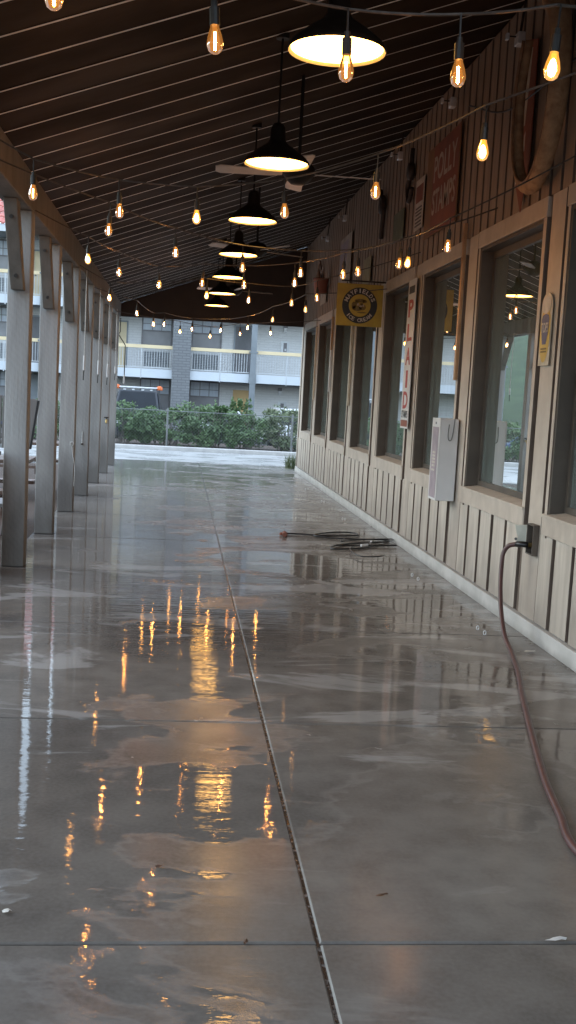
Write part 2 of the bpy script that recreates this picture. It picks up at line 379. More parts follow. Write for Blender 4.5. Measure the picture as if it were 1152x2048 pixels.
# walkway slabs with real joints
JY = [2.94+2.095*k for k in range(-5, 11)]
wk = MB()
YE = 23.9
ys = [-7.5]+JY+[YE]
for xa, xb in ((-1.52,.47),(.47,XW+.06)):
    for a, b in zip(ys[:-1], ys[1:]):
        if b-a < .05: continue
        x0,x1,y0,y1 = xa+.005,xb-.005,a+.005,b-.005; e=.006
        vs = [(x0,y0,-.13),(x1,y0,-.13),(x1,y1,-.13),(x0,y1,-.13),(x0,y0,-e),(x1,y0,-e),(x1,y1,-e),(x0,y1,-e),(x0+e,y0+e,0),(x1-e,y0+e,0),(x1-e,y1-e,0),(x0+e,y1-e,0)]
        wk.add(vs, [(8,9,10,11)]+[(i,(i+1)%4,4+(i+1)%4,4+i) for i in range(4)]+[(4+i,4+(i+1)%4,8+(i+1)%4,8+i) for i in range(4)])
# sealant sunk in the joints
wk.box(.462,.478,-7.4,YE-.01,-.14,-.0065,2)
for y in JY: wk.box(-1.51,XW+.05,y-.006,y+.006,-.14,-.012,1)
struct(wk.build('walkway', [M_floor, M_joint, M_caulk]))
d = MB(); d.box(-24,-1.53,22,28.2,-.5,-.012); d.box(-1.53,2.58,YE+.004,28.2,-.5,-.008); d.box(2.58,24,22.9,28.2,-.5,-.012)
struct(d.build('driveway', M_drive))
k = MB(); k.box(-24,24,28.2,28.42,-.5,.10)
struct(k.build('kerb', M_kerb, bevel=.02))
b = MB(); b.box(-24,24,28.425,32.5,-.5,.04); b.box(-4.2,-1.525,-7,21.9,-.5,-.03)
struct(b.build('planting_bed', M_mulch))
# grassy rise off to the left, seen only mirrored in the windows
gb = MB(); nx, ny = 30, 40
for i in range(nx+1):
    for j in range(ny+1):
        x = -9.95-70*i/nx; y = -40+160*j/ny
        dd_ = -x*.75+y*.35-22
        gb.v.append((x,y,-.52+min(9, max(0,dd_)*.30)+(.2*math.sin(x*.5+y*.31) if dd_ > 2 else 0)))
for i in range(nx):
    for j in range(ny):
        a = i*(ny+1)+j; gb.f.append((a,a+1,a+ny+2,a+ny+1)); gb.m.append(0)
struct(gb.build('grass_bank', M_grass, smooth=True))

# ================================================================ THE PORCH ROOF
X0, Z0, SL = -1.30, 3.33, .363                     # inner top edge of the beam, pitch of the ceiling
def cz(x): return Z0+SL*(x-X0)
YB, YG = 0.6, 22.5                                # roof cut short before the camera to admit skylight; runs to the far gable
porch = thing('porch_roof', (0,22.5,3.0), 'long dark sloping porch roof over the wet walkway with grey edge beam', 'porch roof')
c = MB()
SP = .45; y = -5.66+.45*14
lines = []
while y < YG-.05: lines.append(y); y += SP
ed = [YB]+lines+[YG]
xl, xr = -1.50, XW+.02
for a, b_ in zip(ed[:-1], ed[1:]):
    j = random.uniform(-.003,.003)
    y0, y1 = a+.007, b_-.007
    c.add([(xl,y0,cz(xl)+j),(xr,y0,cz(xr)+j),(xr,y1,cz(xr)-j),(xl,y1,cz(xl)-j),(xl,y0,cz(xl)+.03),(xr,y0,cz(xr)+.03),(xr,y1,cz(xr)+.03),(xl,y1,cz(xl)+.03)],
          [(0,1,2,3),(0,1,5,4),(3,2,6,7),(4,5,6,7)], 0)
for y in lines:                                     # pale seams showing between the boards
    c.add([(xl,y-.012,cz(xl)-.004),(xr,y-.012,cz(xr)-.004),(xr,y+.012,cz(xr)-.004),(xl,y+.012,cz(xl)-.004)], [(0,1,2,3)], 1)
c.build('ceiling', [M_ceil, M_seam], porch)
rf = MB(); xe = 9.5
rf.add([(xl-.06,YB-.3,cz(xl-.06)+.06),(xe,YB-.3,cz(xe)+.06),(xe,YG+.35,cz(xe)+.06),(xl-.06,YG+.35,cz(xl-.06)+.06),
        (xl-.06,YB-.3,cz(xl-.06)+.16),(xe,YB-.3,cz(xe)+.16),(xe,YG+.35,cz(xe)+.16),(xl-.06,YG+.35,cz(xl-.06)+.16)],
       [(0,1,2,3),(4,5,6,7),(0,1,5,4),(1,2,6,5),(2,3,7,6),(3,0,4,7)])
rf.build('roof_deck', M_gable, porch)
gm = MB()
for i in range(13):                                # vertical boards of the gable closing the far end
    a = -1.5+i*.312; b_ = min(a+.312, XW)
    gm.add([(a,YG-.02,3.05),(b_,YG-.02,3.05),(b_,YG-.02,cz(b_)-.002),(a,YG-.02,cz(a)-.002),(a,YG+.04,3.05),(b_,YG+.04,3.05),(b_,YG+.04,cz(b_)-.002),(a,YG+.04,cz(a)-.002)],
           [(0,1,2,3),(4,5,6,7),(0,1,5,4),(1,2,6,5),(2,3,7,6),(3,0,4,7)])
gm.build('gable_panel', M_gable, porch)
bm = MB(); bm.box(-1.49,X0,YB,YG-.03,3.03,3.325)
bm.build('beam', M_brace, porch, bevel=.008)

# ================================================================ POSTS
def make_post(y):
    t = thing('porch_post', (-1.395,y+.095,0), '', 'post', 'grey timber posts along the walkway')
    s = MB(); s.box(-1.49,X0,y,y+.19,0.004,3.028); s.build('post_shaft', M_post, t, bevel=.008)
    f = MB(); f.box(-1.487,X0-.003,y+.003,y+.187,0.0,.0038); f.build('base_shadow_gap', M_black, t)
    kb = MB()                                      # knee brace leaning out from the post to the beam along the walkway
    yb0, yt0 = y-.005, y-.42
    x0, x1 = -1.448, -1.338
    kb.add([(x0,yb0-.10,2.36),(x1,yb0-.10,2.36),(x1,yb0,2.36),(x0,yb0,2.36),
            (x0,yt0-.16,3.028),(x1,yt0-.16,3.028),(x1,yt0,3.028),(x0,yt0,3.028)],
           [(0,3,2,1),(4,5,6,7),(0,1,5,4),(1,2,6,5),(2,3,7,6),(3,0,4,7)])
    kb = kb.build('knee_brace', M_brace, t, bevel=.008)
    sl = (yt0-.16-(yb0-.10))/.668
    for z in (2.47, 2.90):
        q = MB(); yy = yb0-.10+sl*(z-2.36)
        q.tube([(-1.393,yy-.012,z-.006),(-1.393,yy+.03,z+.01)], .016, 10); q.build('bolt', M_bolt, kb)
    return t
PY = [9.28+2.095*k for k in range(-3, 7)]
proto = make_post(PY[0])
names = ['grey porch post standing behind the photographer side, out of the picture to the left']
for i, y in enumerate(PY):
    t = proto if i == 0 else copy_tree(proto)
    t.location = (-1.395, y+.095, 0)
    if i < 3: t['label'] = 'grey porch post nearer than the picture edge, %s along the row' % ['first','second','third'][i]
    else:
        t['label'] = ['grey post nearest the camera, largest at the left edge with a dark knot low down',
          'second grey post from the camera with slanting wood grain marks',
          'third grey post from the camera with a pale curled cord hook',
          'fourth grey post from the camera with a small pale bar near its foot',
          'fifth grey post from the camera, plain and partly hidden',
          'sixth grey post from the camera with a small tap at hip height',
          'farthest grey post at the end of the row beside the hedge'][i-3]
# dark knot on the nearest post
# small fittings on the posts
def fitting(name, label, cat, build_parts, loc):
    t = thing(name, loc, label, cat); build_parts(t); return t
def hookp(t):
    a = Vector((-1.325, PY[5]-.012, .84))
    m = MB(); pts = [a+Vector((.022*math.cos(w),0,.022*math.sin(w)+.022)) for w in [math.radians(x) for x in range(-90,250,20)]]
    m.tube(pts, .006, 6); m.build('hook', M_rope, t)
    m = MB(); m.tube(smooth_path([a,(-1.312,PY[5]-.014,.72),(-1.288,PY[5]-.012,.60),(-1.284,PY[5]-.01,.46),(-1.29,PY[5]+.0,.33)]), .005, 6); m.build('cord', M_rope, t)
fitting('cord_hook', 'pale curled hook with a hanging cord on the third post', 'hook', hookp, (-1.325,PY[5]-.012,.84))
def tapp(t):
    p = Vector((-1.335, PY[8]-.03, .98))
    m = MB(); m.tube([p+Vector((0,.03,0)), p+Vector((0,-.06,0)), p+Vector((0,-.09,-.05))], .018, 8); m.build('spout', M_brass, t)
    m = MB(); m.box(-1.375,-1.295,p.y-.05,p.y-.02,1.02,1.04); m.tube([p+Vector((0,-.035,0)),p+Vector((0,-.035,.05))], .008, 6); m.build('handle', M_iron, t)
fitting('garden_tap', 'small metal tap fixed to the sixth post', 'tap', tapp, (-1.335,PY[8]-.03,.98))
def barp(t):
    m = MB(); m.tube([(-1.39,PY[6]-.012,.93),(-1.39,PY[6]-.012,.76)], .007, 6); m.build('bar', M_rope, t)
    m = MB(); m.box(-1.405,-1.375,PY[6]-.024,PY[6]-.001,.74,.76); m.build('bracket', M_iron, t)
fitting('tie_bar', 'thin pale bar in a bracket low on the fourth post', 'bar', barp, (-1.39,PY[6]-.012,.76))
# pull cords with white wands hanging from the beam
for i, (yy, zt, zb) in enumerate([(14.16,3.02,1.66),(16.55,3.02,1.64),(18.6,3.02,1.62),(20.75,3.02,1.72)]):
    t = thing('pull_cord', (-1.27,yy,zb), 'thin dark cord with white wand hanging beside the %s post' % ['third','fourth','fifth','sixth'][i], 'pull cord', 'pull cords hanging from the beam')
    m = MB(); m.tube([(-1.272,yy,zt+.05),(-1.27,yy,2.2),(-1.27,yy,1.98)], .006, 6); m.build('cord', M_rope, t)
    m = MB(); m.tube([(-1.27,yy,1.98),(-1.272,yy,zb+.13)], .013, 8); m.build('wand', M_white, t)
    m = MB(); m.tube([(-1.272,yy,zb+.128),(-1.276,yy,zb)], .007, 6); m.build('tail', M_black, t)
t = thing('shade_crank', (-1.28,22.2,2.95), 'bent metal crank rod hanging by the far end of the beam', 'crank')
m = MB(); m.tube([(-1.285,22.2,3.0),(-1.28,22.15,2.72),(-1.31,22.1,2.66),(-1.17,22.15,2.45),(-1.17,22.15,1.85)], .010, 6); m.build('rod', M_iron, t)
m = MB(); m.tube([(-1.17,22.15,1.85),(-1.175,22.15,1.66)], .016, 8); m.build('grip', M_white, t)

# ================================================================ THE RESTAURANT
rest = thing('restaurant_building', (XW,22.5,0), 'long tan board and batten restaurant wall with tall windows on the right', 'building')
WY = [(7.46+2.13*k, 9.05+2.13*k) for k in range(-6, 7)]     # window openings along the wall
ZS, ZT = .90, 2.93
XB = XW+.022                                      # sheathing behind the boards
YN = -6.0
# sheathing with openings (dark, shows in the gaps between the boards)
sh = MB()
def wallstrip(mb, y0, y1, z0, z1, m=0): mb.box(XB, XB+.10, y0, y1, z0, z1, m)
wallstrip(sh, YN, YG, 0.0, ZS-.01); wallstrip(sh, YN, YG, ZT+.01, 4.70)
prev = YN
for a, b_ in WY:
    if a > prev: wallstrip(sh, prev, a-.006, ZS-.008, ZT+.008)
    prev = b_+.006
wallstrip(sh, prev, YG, ZS-.008, ZT+.008)
sh.build('sheathing', M_groove, rest)
# boards below and above the windows, pilaster boards between
bd = MB(); PB = .355; GAP = .062
def boards(mb, y0, y1, z0, z1, ph=0.0):
    y = y0
    while y < y1-.03:
        e = min(y+PB-GAP, y1)
        dx = random.uniform(-.002,.002)
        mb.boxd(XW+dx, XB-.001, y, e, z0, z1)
        y += PB
for a, b_ in WY:
    boards(bd, a+.055, b_+.48, .125, .742)         # lower field, six boards to a bay
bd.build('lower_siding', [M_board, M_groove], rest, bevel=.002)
bu = MB(); y = YN
while y < YG-.1:
    e = y+PB*.62-GAP*.8
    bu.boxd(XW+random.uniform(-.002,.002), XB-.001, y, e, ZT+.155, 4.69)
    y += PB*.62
bu.build('upper_siding', [mat('upper_board', (.36,.27,.20), (.28,.205,.15), 4, .6, bump=.15, bscale=24, stretch=(1,5,.6)), M_groove], rest)  # same siding as below; dim amber light is put into its colour
for i, (a, b_) in enumerate(WY):
    # pilaster between this window and the next: casing, groove, wide board, groove, casing
    p = MB()
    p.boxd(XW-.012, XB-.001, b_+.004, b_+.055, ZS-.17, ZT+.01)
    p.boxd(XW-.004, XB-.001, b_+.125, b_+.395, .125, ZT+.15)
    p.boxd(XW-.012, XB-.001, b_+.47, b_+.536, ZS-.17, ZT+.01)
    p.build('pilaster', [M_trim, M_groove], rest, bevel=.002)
    h = MB(); h.box(XW-.016, XB-.001, a-.07, b_+.075, ZT+.012, ZT+.152); h.build('header_board', M_trim, rest, bevel=.005)
    s = MB(); s.box(XW-.020, XB-.001, a-.065, b_+.075, ZS-.152, ZS-.012)
    s.add([(XW-.028,a-.066,ZS-.010),(XW-.028,b_+.076,ZS-.010),(XB+.098,b_+.004,ZS+.012),(XB+.098,a-.004,ZS+.012),(XW-.028,a-.066,ZS-.030),(XW-.028,b_+.076,ZS-.030)], [(0,1,2,3),(4,5,1,0)])
    s.build('sill_board', M_trim, rest, bevel=.004)
bs = MB(); bs.box(XW-.024, XB-.001, YN, YG, 0.0, .115); bs.build('baseboard', M_basebd, rest, bevel=.002)
cr = MB(); cr.box(XW+.03, XB+.1, YN, YG, 4.705, 4.78); cr.build('wall_plate', M_groove, rest)
# windows
for i, (a, b_) in enumerate(WY):
    w = MB(); d0, d1 = XB+.001, XB+.125
    w.box(XW-.004, d1, a-.004, a+.022, ZS, ZT); w.box(XW-.004, d1, b_-.022, b_+.002, ZS, ZT)
    w.box(XW-.004, d1, a+.0225, b_-.0225, ZT-.02, ZT+.004)
    f0 = XB+.075
    w.box(f0, f0+.04, a+.0225, a+.075, ZS+.012, ZT-.021); w.box(f0, f0+.04, b_-.075, b_-.0225, ZS+.012, ZT-.021)
    w.box(f0, f0+.04, a+.0755, b_-.0755, ZT-.08, ZT-.021); w.box(f0, f0+.04, a+.0755, b_-.0755, ZS+.012, ZS+.055)
    win = w.build('window', M_reveal, rest)
    gl = MB(); gx = f0+.018
    gl.quad((gx,a+.075,ZS+.055),(gx,b_-.075,ZS+.055),(gx,b_-.075,ZT-.08),(gx,a+.075,ZT-.08)); gl.build('pane', M_pglass, win)
    mu = MB()
    for q in (.27,.5,.74): mu.box(gx+.010, gx+.03, a+.0755, b_-.0755, ZS+(ZT-ZS)*q-.011, ZS+(ZT-ZS)*q+.011)
    mu.build('muntin', M_reveal, win)
    bl = MB(); yy = a+.08
    while yy < b_-.13:
        th = random.uniform(.55,.95); cxx, cyy = gx+.14, yy+.045
        dx, dy = .040*math.sin(th), .045*math.cos(th)
        bl.quad((cxx-dx,cyy-dy,ZS+.06),(cxx+dx,cyy+dy,ZS+.06),(cxx+dx,cyy+dy,ZT-.05),(cxx-dx,cyy-dy,ZT-.05)); yy += .092
    bl.build('blind', M_blind, win)
# the room behind and the rest of the shell
rm = MB(); rm.box(6.5,6.6,YN,YG,0,5.9); rm.box(XB+.101,6.5,YN,YG,-.1,0.02); rm.box(XB+.101,6.5,YN,YG,3.6,3.7)
rm.build('dining_room', M_room, rest)
for y0, y1 in ((YN-.1,YN-.001),(YG+.001,YG+.1)):
    e = MB(); e.add([(XW,y0,0),(9.3,y0,0),(9.3,y0,cz(9.3)+.03),(XW,y0,cz(XW)+.03),(XW,y1,0),(9.3,y1,0),(9.3,y1,cz(9.3)+.03),(XW,y1,cz(XW)+.03)],
          [(0,1,2,3),(4,5,6,7),(0,1,5,4),(1,2,6,5),(2,3,7,6),(3,0,4,7)]); e.build('end_wall', M_board, rest)
e = MB(); e.box(9.3,9.4,YN,YG,0,cz(9.3)); e.build('back_wall', M_board, rest)

# ================================================================ PENDANT LAMPS
def make_lamp(x, y, z):
    t = thing('pendant_lamp', (x,y,z), '', 'pendant lamp', 'black barn pendants in a row under the porch ceiling')
    top = cz(x)-z
    s = MB(); s.lathe([(.222,.0),(.225,.004),(.225,.014),(.205,.040),(.15,.085),(.075,.135),(.055,.16),(.05,.24),(.035,.27),(.0,.272)], 36, 0, Matrix.Translation((x,y,z)))
    s.lathe([(.222,.0),(.216,.004),(.198,.036),(.19,.05)], 36, 1, Matrix.Translation((x,y,z)))
    s.build('shade', [M_lampblk, M_enamel], t, smooth=True)
    dsk = MB(); dsk.lathe([(.214,.013),(.16,.011),(.10,.010),(0.0,.009)], 36, 0, Matrix.Translation((x,y,z))); dsk.build('diffuser', M_lampglow, t, smooth=True)
    st = MB(); st.tube([(x,y,z+.27),(x,y,z+top-.03)], .008, 8); st.build('stem', M_lampblk, t)
    st = MB(); st.tube([(x,y,z+top-.035),(x,y,z+top+.01)], .045, 14); st.build('canopy', M_lampblk, t)
    return t
LY = [4.97+2.46*k for k in range(7)]
lp = make_lamp(.60, LY[0], 3.16)
for i, y in enumerate(LY):
    t = lp if i == 0 else copy_tree(lp)
    t.location = (.64 if i == 0 else .585, y, 3.16)
    t['label'] = ['black barn pendant lamp nearest the camera with wide glowing disc'] [0] if i == 0 else '%s black glowing pendant lamp from the camera%s' % (ORD[i], ', last of the row' if i == 6 else '')

# ================================================================ CEILING FANS
def make_fan():
    t = thing('ceiling_fan', (0,0,0), '', 'ceiling fan', 'pale bladed ceiling fans')
    m = MB(); m.tube([(0,0,.06),(0,0,.75)], .014, 8); m.build('downrod', M_lampblk, t)
    m = MB(); m.lathe([(0,-.10),(.06,-.095),(.10,-.06),(.13,-.02),(.13,.03),(.09,.07),(.03,.09),(0,.09)], 24); m.build('motor', M_lampblk, t, smooth=True)
    for k in range(4):
        a = R_(20+90*k); m = MB()
        M_ = Matrix.Rotation(a,4,'Z') @ Matrix.Rotation(R_(11),4,'X')
        m.prism([(.13,-.035),(.22,-.06),(.62,-.075),(.66,-.05),(.66,.05),(.62,.075),(.22,.06),(.13,.035)], .008, 0, M_ @ Matrix.Translation((0,0,-.02)))
        m.build('blade', M_fan, t)
    return t
fan = make_fan()
for i, (y, rz) in enumerate([(8.65,-22),(13.35,8),(18.7,-12)]):
    t = fan if i == 0 else copy_tree(fan)
    t.location = (.86, y, cz(.86)-.74); t.rotation_euler = (0,0,R_(rz))
    t['label'] = ['pale bladed ceiling fan behind the second pendant lamp','ceiling fan between the fourth and fifth pendant lamps','ceiling fan farthest away near the last pendant lamps'][i]

# ================================================================ STRING LIGHTS
sock = MB(); sock.tube([(0,0,.052),(0,0,.105)], .0165, 10); sock.tube([(0,0,.105),(0,0,.125)], .011, 8); sock.tube([(0,0,.125),(0,0,.20)], .0042, 6)
sockme = sock.build('socket', M_black).data
gls = MB(); gls.lathe([(.0135,.055),(.0145,.045),(.022,.022),(.0265,.0),(.0265,-.010),(.021,-.026),(.011,-.034),(0,-.037)], 14)
glsme = gls.build('bulb', M_glass, smooth=True).data
glsb = glsme.copy(); glsb.materials[0] = M_glassb
fl = MB(); fl.tube([(0,0,-.022),(.001,0,.0),(0,0,.030)], .0042, 5); flme = fl.build('filament', M_fil).data
flme2 = flme.copy(); flme2.materials[0] = M_fil2
flme4 = flme.copy(); flme4.materials[0] = emis('bulb_filament_soft', (1.0,.42,.10), 130)
M_core = emis('bulb_core_bright', (1.0,.50,.14), 75)
fl = MB(); fl.lathe([(0,-.026),(.010,-.02),(.0155,-.005),(.014,.01),(.007,.028),(0,.034)], 10); flme3 = fl.build('filament', M_core, smooth=True).data
for o in list(COL.objects):
    if o.name.split('.')[0] in ('socket','bulb','filament'): bpy.data.objects.remove(o)
def string(label, pts, ends, Z=2.7, sag=.0):
    """pts: (px, py, kind) read off the photograph, hung at height Z."""
    P = [(atZ(x,y,zz[0] if (zz := rest_) and len(zz) else Z), kd) for x,y,kd,*rest_ in pts]
    t = thing('string_lights', P[0][0], label, 'string lights', 'strings of amber bulbs under the porch')
    tops = [p+Vector((0,0,.20)) for p,_ in P]
    path = [Vector(e) for e in ends[0]]+tops+[Vector(e) for e in ends[1]]
    sp = []
    for a, b_ in zip(path[:-1], path[1:]):
        for j in range(6):
            f = j/6; q = a.lerp(b_, f); q.z -= sag*4*f*(1-f)*(b_-a).length; sp.append(q)
    sp.append(path[-1])
    m = MB(); m.tube(sp, .0055, 6); m.build('cable', M_cable, t)
    org = P[0][0]
    for p, kd in P:
        o = bpy.data.objects.new('bulb', glsb if kd == 'b' else glsme); COL.objects.link(o); o.parent = t; o.location = p-org
        o.rotation_euler = (random.uniform(-.06,.06), random.uniform(-.06,.06), random.uniform(0,6))
        s = bpy.data.objects.new('socket', sockme); COL.objects.link(s); s.parent = o
        f = bpy.data.objects.new('filament', flme2 if kd == 'd' else (flme3 if kd == 'b' else (flme if random.random() < .62 else flme4))); COL.objects.link(f); f.parent = o
    return t
bx = X0+.02
def hook(px,py,X): return atX(px,py,X)
string('string of amber bulbs nearest the camera across the top of the picture',
  [(108,-5,'n'),(430,85,'n'),(692,142,'d'),(916,152,'n'),(1104,138,'b')],
  ([(-1.28,2.9,3.0)], [(2.0,3.75,3.05),(2.5,4.0,3.1)]), sag=.02)
string('string of bulbs crossing below the second pendant from the beam to the wall',
  [(66,388,'d'),(239,425,'n'),(393,437,'b'),(569,425,'d'),(751,385,'n'),(965,305,'b')],
  ([(-1.29,6.2,3.05)], [(2.49,3.9,3.35)]), sag=.012)
string('third string of bulbs crossing from the beam towards the yellow round sign',
  [(217,462,'n'),(351,507,'n'),(485,537,'d'),(601,547,'n'),(716,545,'d'),(815,527,'b'),(895,495,'n')],
  ([(-1.29,7.3,3.05)], [(2.49,6.9,3.25)]), sag=.012)
string('fourth string of bulbs hanging deeper under the porch ceiling',
  [(176,520,'b'),(238,546,'n'),(318,571,'n'),(404,567,'n'),(488,571,'n'),(589,567,'n'),(686,551,'d'),(798,529,'n')],
  ([(-1.29,9.4,3.05)], [(2.49,8.6,3.2)]), sag=.012)
string('fifth string of bulbs hanging before the farthest pendant lamps',
  [(219,597,'b'),(413,592,'b'),(497,601,'n'),(583,607,'d'),(634,597,'d')],
  ([(-1.29,13.4,3.05)], [(2.49,11.4,3.2)]), sag=.012)
string('sagging string of bulbs just in front of the far gable',
  [(274,628,'n'),(307,649,'b'),(328,649,'n'),(384,659,'n'),(441,661,'n'),(495,656,'n'),(545,640,'d'),(611,620,'d')],
  ([(-1.28,15.5,2.98)], [(2.49,13.2,2.98)]), sag=.01)
string('lowest far string of bulbs seen against the motel balcony',
  [(360,664,'b'),(420,673,'b'),(480,668,'n'),(541,667,'n')],
  ([(-1.27,20.3,3.0)], [(2.49,19.5,3.0)]), sag=.01)

# ================================================================ SIGNS AND HANGINGS ON THE WALL
def wallM(y, z, off=.006): return frameM((XW-off,y,z), (0,-1,0), (0,0,1))   # local x runs towards the camera, y up, z out of the wall
def plate(name, label, cat, yc, zc, w, h, body_mat, off=.012, th=.006, rot=0, poly=None):
    t = thing(name, (XW-off,yc,zc), label, cat)
    M = wallM(yc,zc,off) @ Matrix.Rotation(rot,4,'Z')
    m = MB(); m.prism(poly or [(-w/2,-h/2),(w/2,-h/2),(w/2,h/2),(-w/2,h/2)], th, 0, M); m.build('plate', body_mat, t)
    return t, M @ Matrix.Translation((0,0,th))
# red trading stamp sign
t, M = plate('tin_sign', 'large faded red sign reading POLLY STAMPS high on the wall', 'sign', 10.58, 3.75, 1.32, .90, M_ochre, off=.03)
m = MB(); flat(m, [(-.38,-.44),(.64,-.44),(.64,.44),(-.38,.44)], M, .002); m.build('red_field', M_rust, t)
m = MB(); MT_ = M @ Matrix.Translation((0,0,.005)); fit_text(m, 'POLLY', MT_, .13,.20,.92,.26,0,.02); fit_text(m, 'STAMPS', MT_, .13,-.13,.92,.25,0,.02); m.build('lettering', M_tinw, t)
# small paper sign
t, M = plate('paper_sign', 'small white sign with brown print beside the big red sign', 'sign', 11.56, 3.73, .40, .54, M_offw, off=.03)
m = MB(); flat(m, [(-.17,.02),(.17,.02),(.17,.20),(-.17,.20)], M, .002); m.build('brown_field', M_rust, t)
m = MB()
for k, (z, w) in enumerate([(-.04,.15),(-.075,.16),(-.11,.14),(-.15,.16),(-.19,.15),(-.225,.16)]): flat(m, [(-w,z-.010),(w,z-.010),(w,z+.010),(-w,z+.010)], M, .002)
m.build('print_lines', M_boxbrn, t)
# PLAID STAMPS strip
t, M = plate('tin_sign', 'tall narrow white sign with red PLAID letters between the windows', 'sign', 11.575, 2.12, .38, 1.62, M_white, off=.04)
m = MB()
for ch, z in zip('PLAID', (.50,.24,-.02,-.27,-.50)): fit_text(m, ch, M @ Matrix.Translation((0,0,.002)), 0, z, .24 if ch != 'I' else .10, .19, 0, .03)
m.build('lettering', M_red, t)
m = MB(); fit_text(m, 'STAMPS', M @ Matrix.Translation((0,0,.002)), 0,-.655,.30,.08,0,.01); flat(m, [(-.14,.66),(.14,.66),(.14,.74),(-.14,.74)], M, .002); m.build('small_print', M_blkpaint, t)
m = MB(); flat(m, [(-.17,-.79),(.17,-.79),(.17,-.72),(-.17,-.72)], M, .002); m.build('red_band', M_rust, t)
# yellow TOPS sign
pl = [(-.105,-.25),(.105,-.25),(.105,.16)]+[(.105*math.cos(a),.16+.09*math.sin(a)) for a in [math.pi*i/14 for i in range(1,14)]]+[(-.105,.16)]
t, M = plate('tin_sign', 'yellow tin sign with blue emblem reading TOPS on the near pilaster', 'sign', 7.21, 2.15, .21, .5, M_cream, off=.018, poly=pl)
m = MB(); flat(m, ellipse(0,-.03,.10,.20,30), M, .002); m.build('yellow_field', M_yel2, t)
m = MB(); flat(m, ellipse(0,.165,.088,.06), M, .004); m.build('oval_top', M_offw, t)
m = MB(); flat(m, [(-.075,.07),(-.06,.095),(0,.105),(.06,.095),(.075,.07),(.072,.0),(.05,-.07),(.035,-.105),(-.035,-.105),(-.05,-.07),(-.072,.0)], M, .004); m.build('blue_emblem', M_blue, t)
m = MB(); fit_text(m, 'TOPS', M @ Matrix.Translation((0,0,.006)), 0,.01,.135,.07,0,.02); m.build('lettering', M_offw, t)
m = MB()
for z in (-.135,-.155): flat(m, [(-.06,z-.006),(.06,z-.006),(.06,z+.006),(-.06,z+.006)], M, .004)
m.build('small_print', M_olive, t)
# round ice cream sign projecting from the wall
YM = 13.3; xa, xb, za, zb = 1.885, 2.465, 2.51, 3.03
t = thing('hanging_sign', ((xa+xb)/2,YM,za), 'square yellow sign with black ring reading MAYFIELDS ICE CREAM', 'sign')
m = MB(); m.box(xa,xb,YM,YM+.02,za,zb); m.build('board', M_yel, t, bevel=.004)
MM = frameM(((xa+xb)/2,YM-.002,(za+zb)/2-.005), (1,0,0), (0,0,1))
m = MB(); flat(m, ellipse(0,0,.222,.222,48), MM, 0); m.build('black_disc', M_blkpaint, t)
m = MB(); flat(m, ellipse(0,0,.138,.138,40), MM, .002); m.build('yellow_centre', M_yel, t)
m = MB()
def arc_text(txt, rad, a0, a1, h, w, inv):
    for i, ch in enumerate(txt):
        if ch == ' ': continue
        a = R_(a0+(a1-a0)*i/(len(txt)-1))
        rot = a-math.pi/2 if not inv else a+math.pi/2
        ww = {'I':.35,"'":.3,'M':1.2}.get(ch,1.0)*w
        fit_text(m, ch, MM @ Matrix.Translation((0,0,.002)), rad*math.cos(a), rad*math.sin(a), ww, h if ch != "'" else h*.4, 0, .02, rot)
arc_text("MAYFIELDS", .181, 158, 25, .052, .040, False)
arc_text('ICE CREAM', .181, 221, 318, .046, .036, True)
m.build('lettering', M_offw, t)
m = MB()                                          # loose brown emblem: a resting cow among flowers, drawn as a few flat patches
MT = MM @ Matrix.Translation((0,0,.004))
for e_ in [(-.03,-.035,.062,.036),(.035,-.02,.045,.038),(-.075,.0,.028,.045),(.0,.06,.07,.022),(.06,.052,.03,.02),(-.04,.035,.022,.03),(.02,.02,.02,.014),(.03,-.085,.06,.010)]: flat(m, ellipse(*e_,18), MT, 0)
m.build('emblem', M_olive, t)
m = MB()
for e_ in [(.012,-.008,.024,.012),(-.02,.012,.014,.016),(.045,.0,.012,.016)]: flat(m, ellipse(*e_,14), MT, .002)
m.build('emblem_highlight', M_tinw, t)
m = MB(); m.tube([(XW-.01,YM+.01,zb+.035),(xa+.05,YM+.01,zb+.035)], .010, 8); m.tube([(xa+.12,YM+.01,zb+.03),(xa+.12,YM+.01,zb-.002)], .005, 6); m.tube([(xb-.12,YM+.01,zb+.03),(xb-.12,YM+.01,zb-.002)], .005, 6); m.build('bracket', M_iron, t)
# narrow tin strips on the pilasters
def strip(yc, z0, z1, w, mt, label, extra=None):
    t = thing('tin_strip', (XW-.02,yc,z0), label, 'tin strip', 'narrow tin strips up the pilasters')
    m = MB(); m.box(XW-.045,XW-.013,yc-w/2,yc+w/2,z0,z1); m.build('strip', mt, t, bevel=.003)
    if extra:
        m = MB(); m.box(XW-.046,XW-.0125,yc-w/2-.001,yc+w/2+.001,z1-.55,z1+.001); m.build('painted_end', extra, t)
strip(9.545,1.82,3.22,.042,M_copper,'shiny copper coloured strip on the pilaster beside the white box')
strip(15.72,1.5,2.85,.07,M_cream,'cream tin strip on the pilaster below the round sign')
strip(17.86,1.7,2.95,.07,M_white,'white tin strip with rust red top on a far pilaster',M_copper)
strip(19.95,1.55,2.9,.06,M_cream,'pale tin strip on the farthest pilaster')
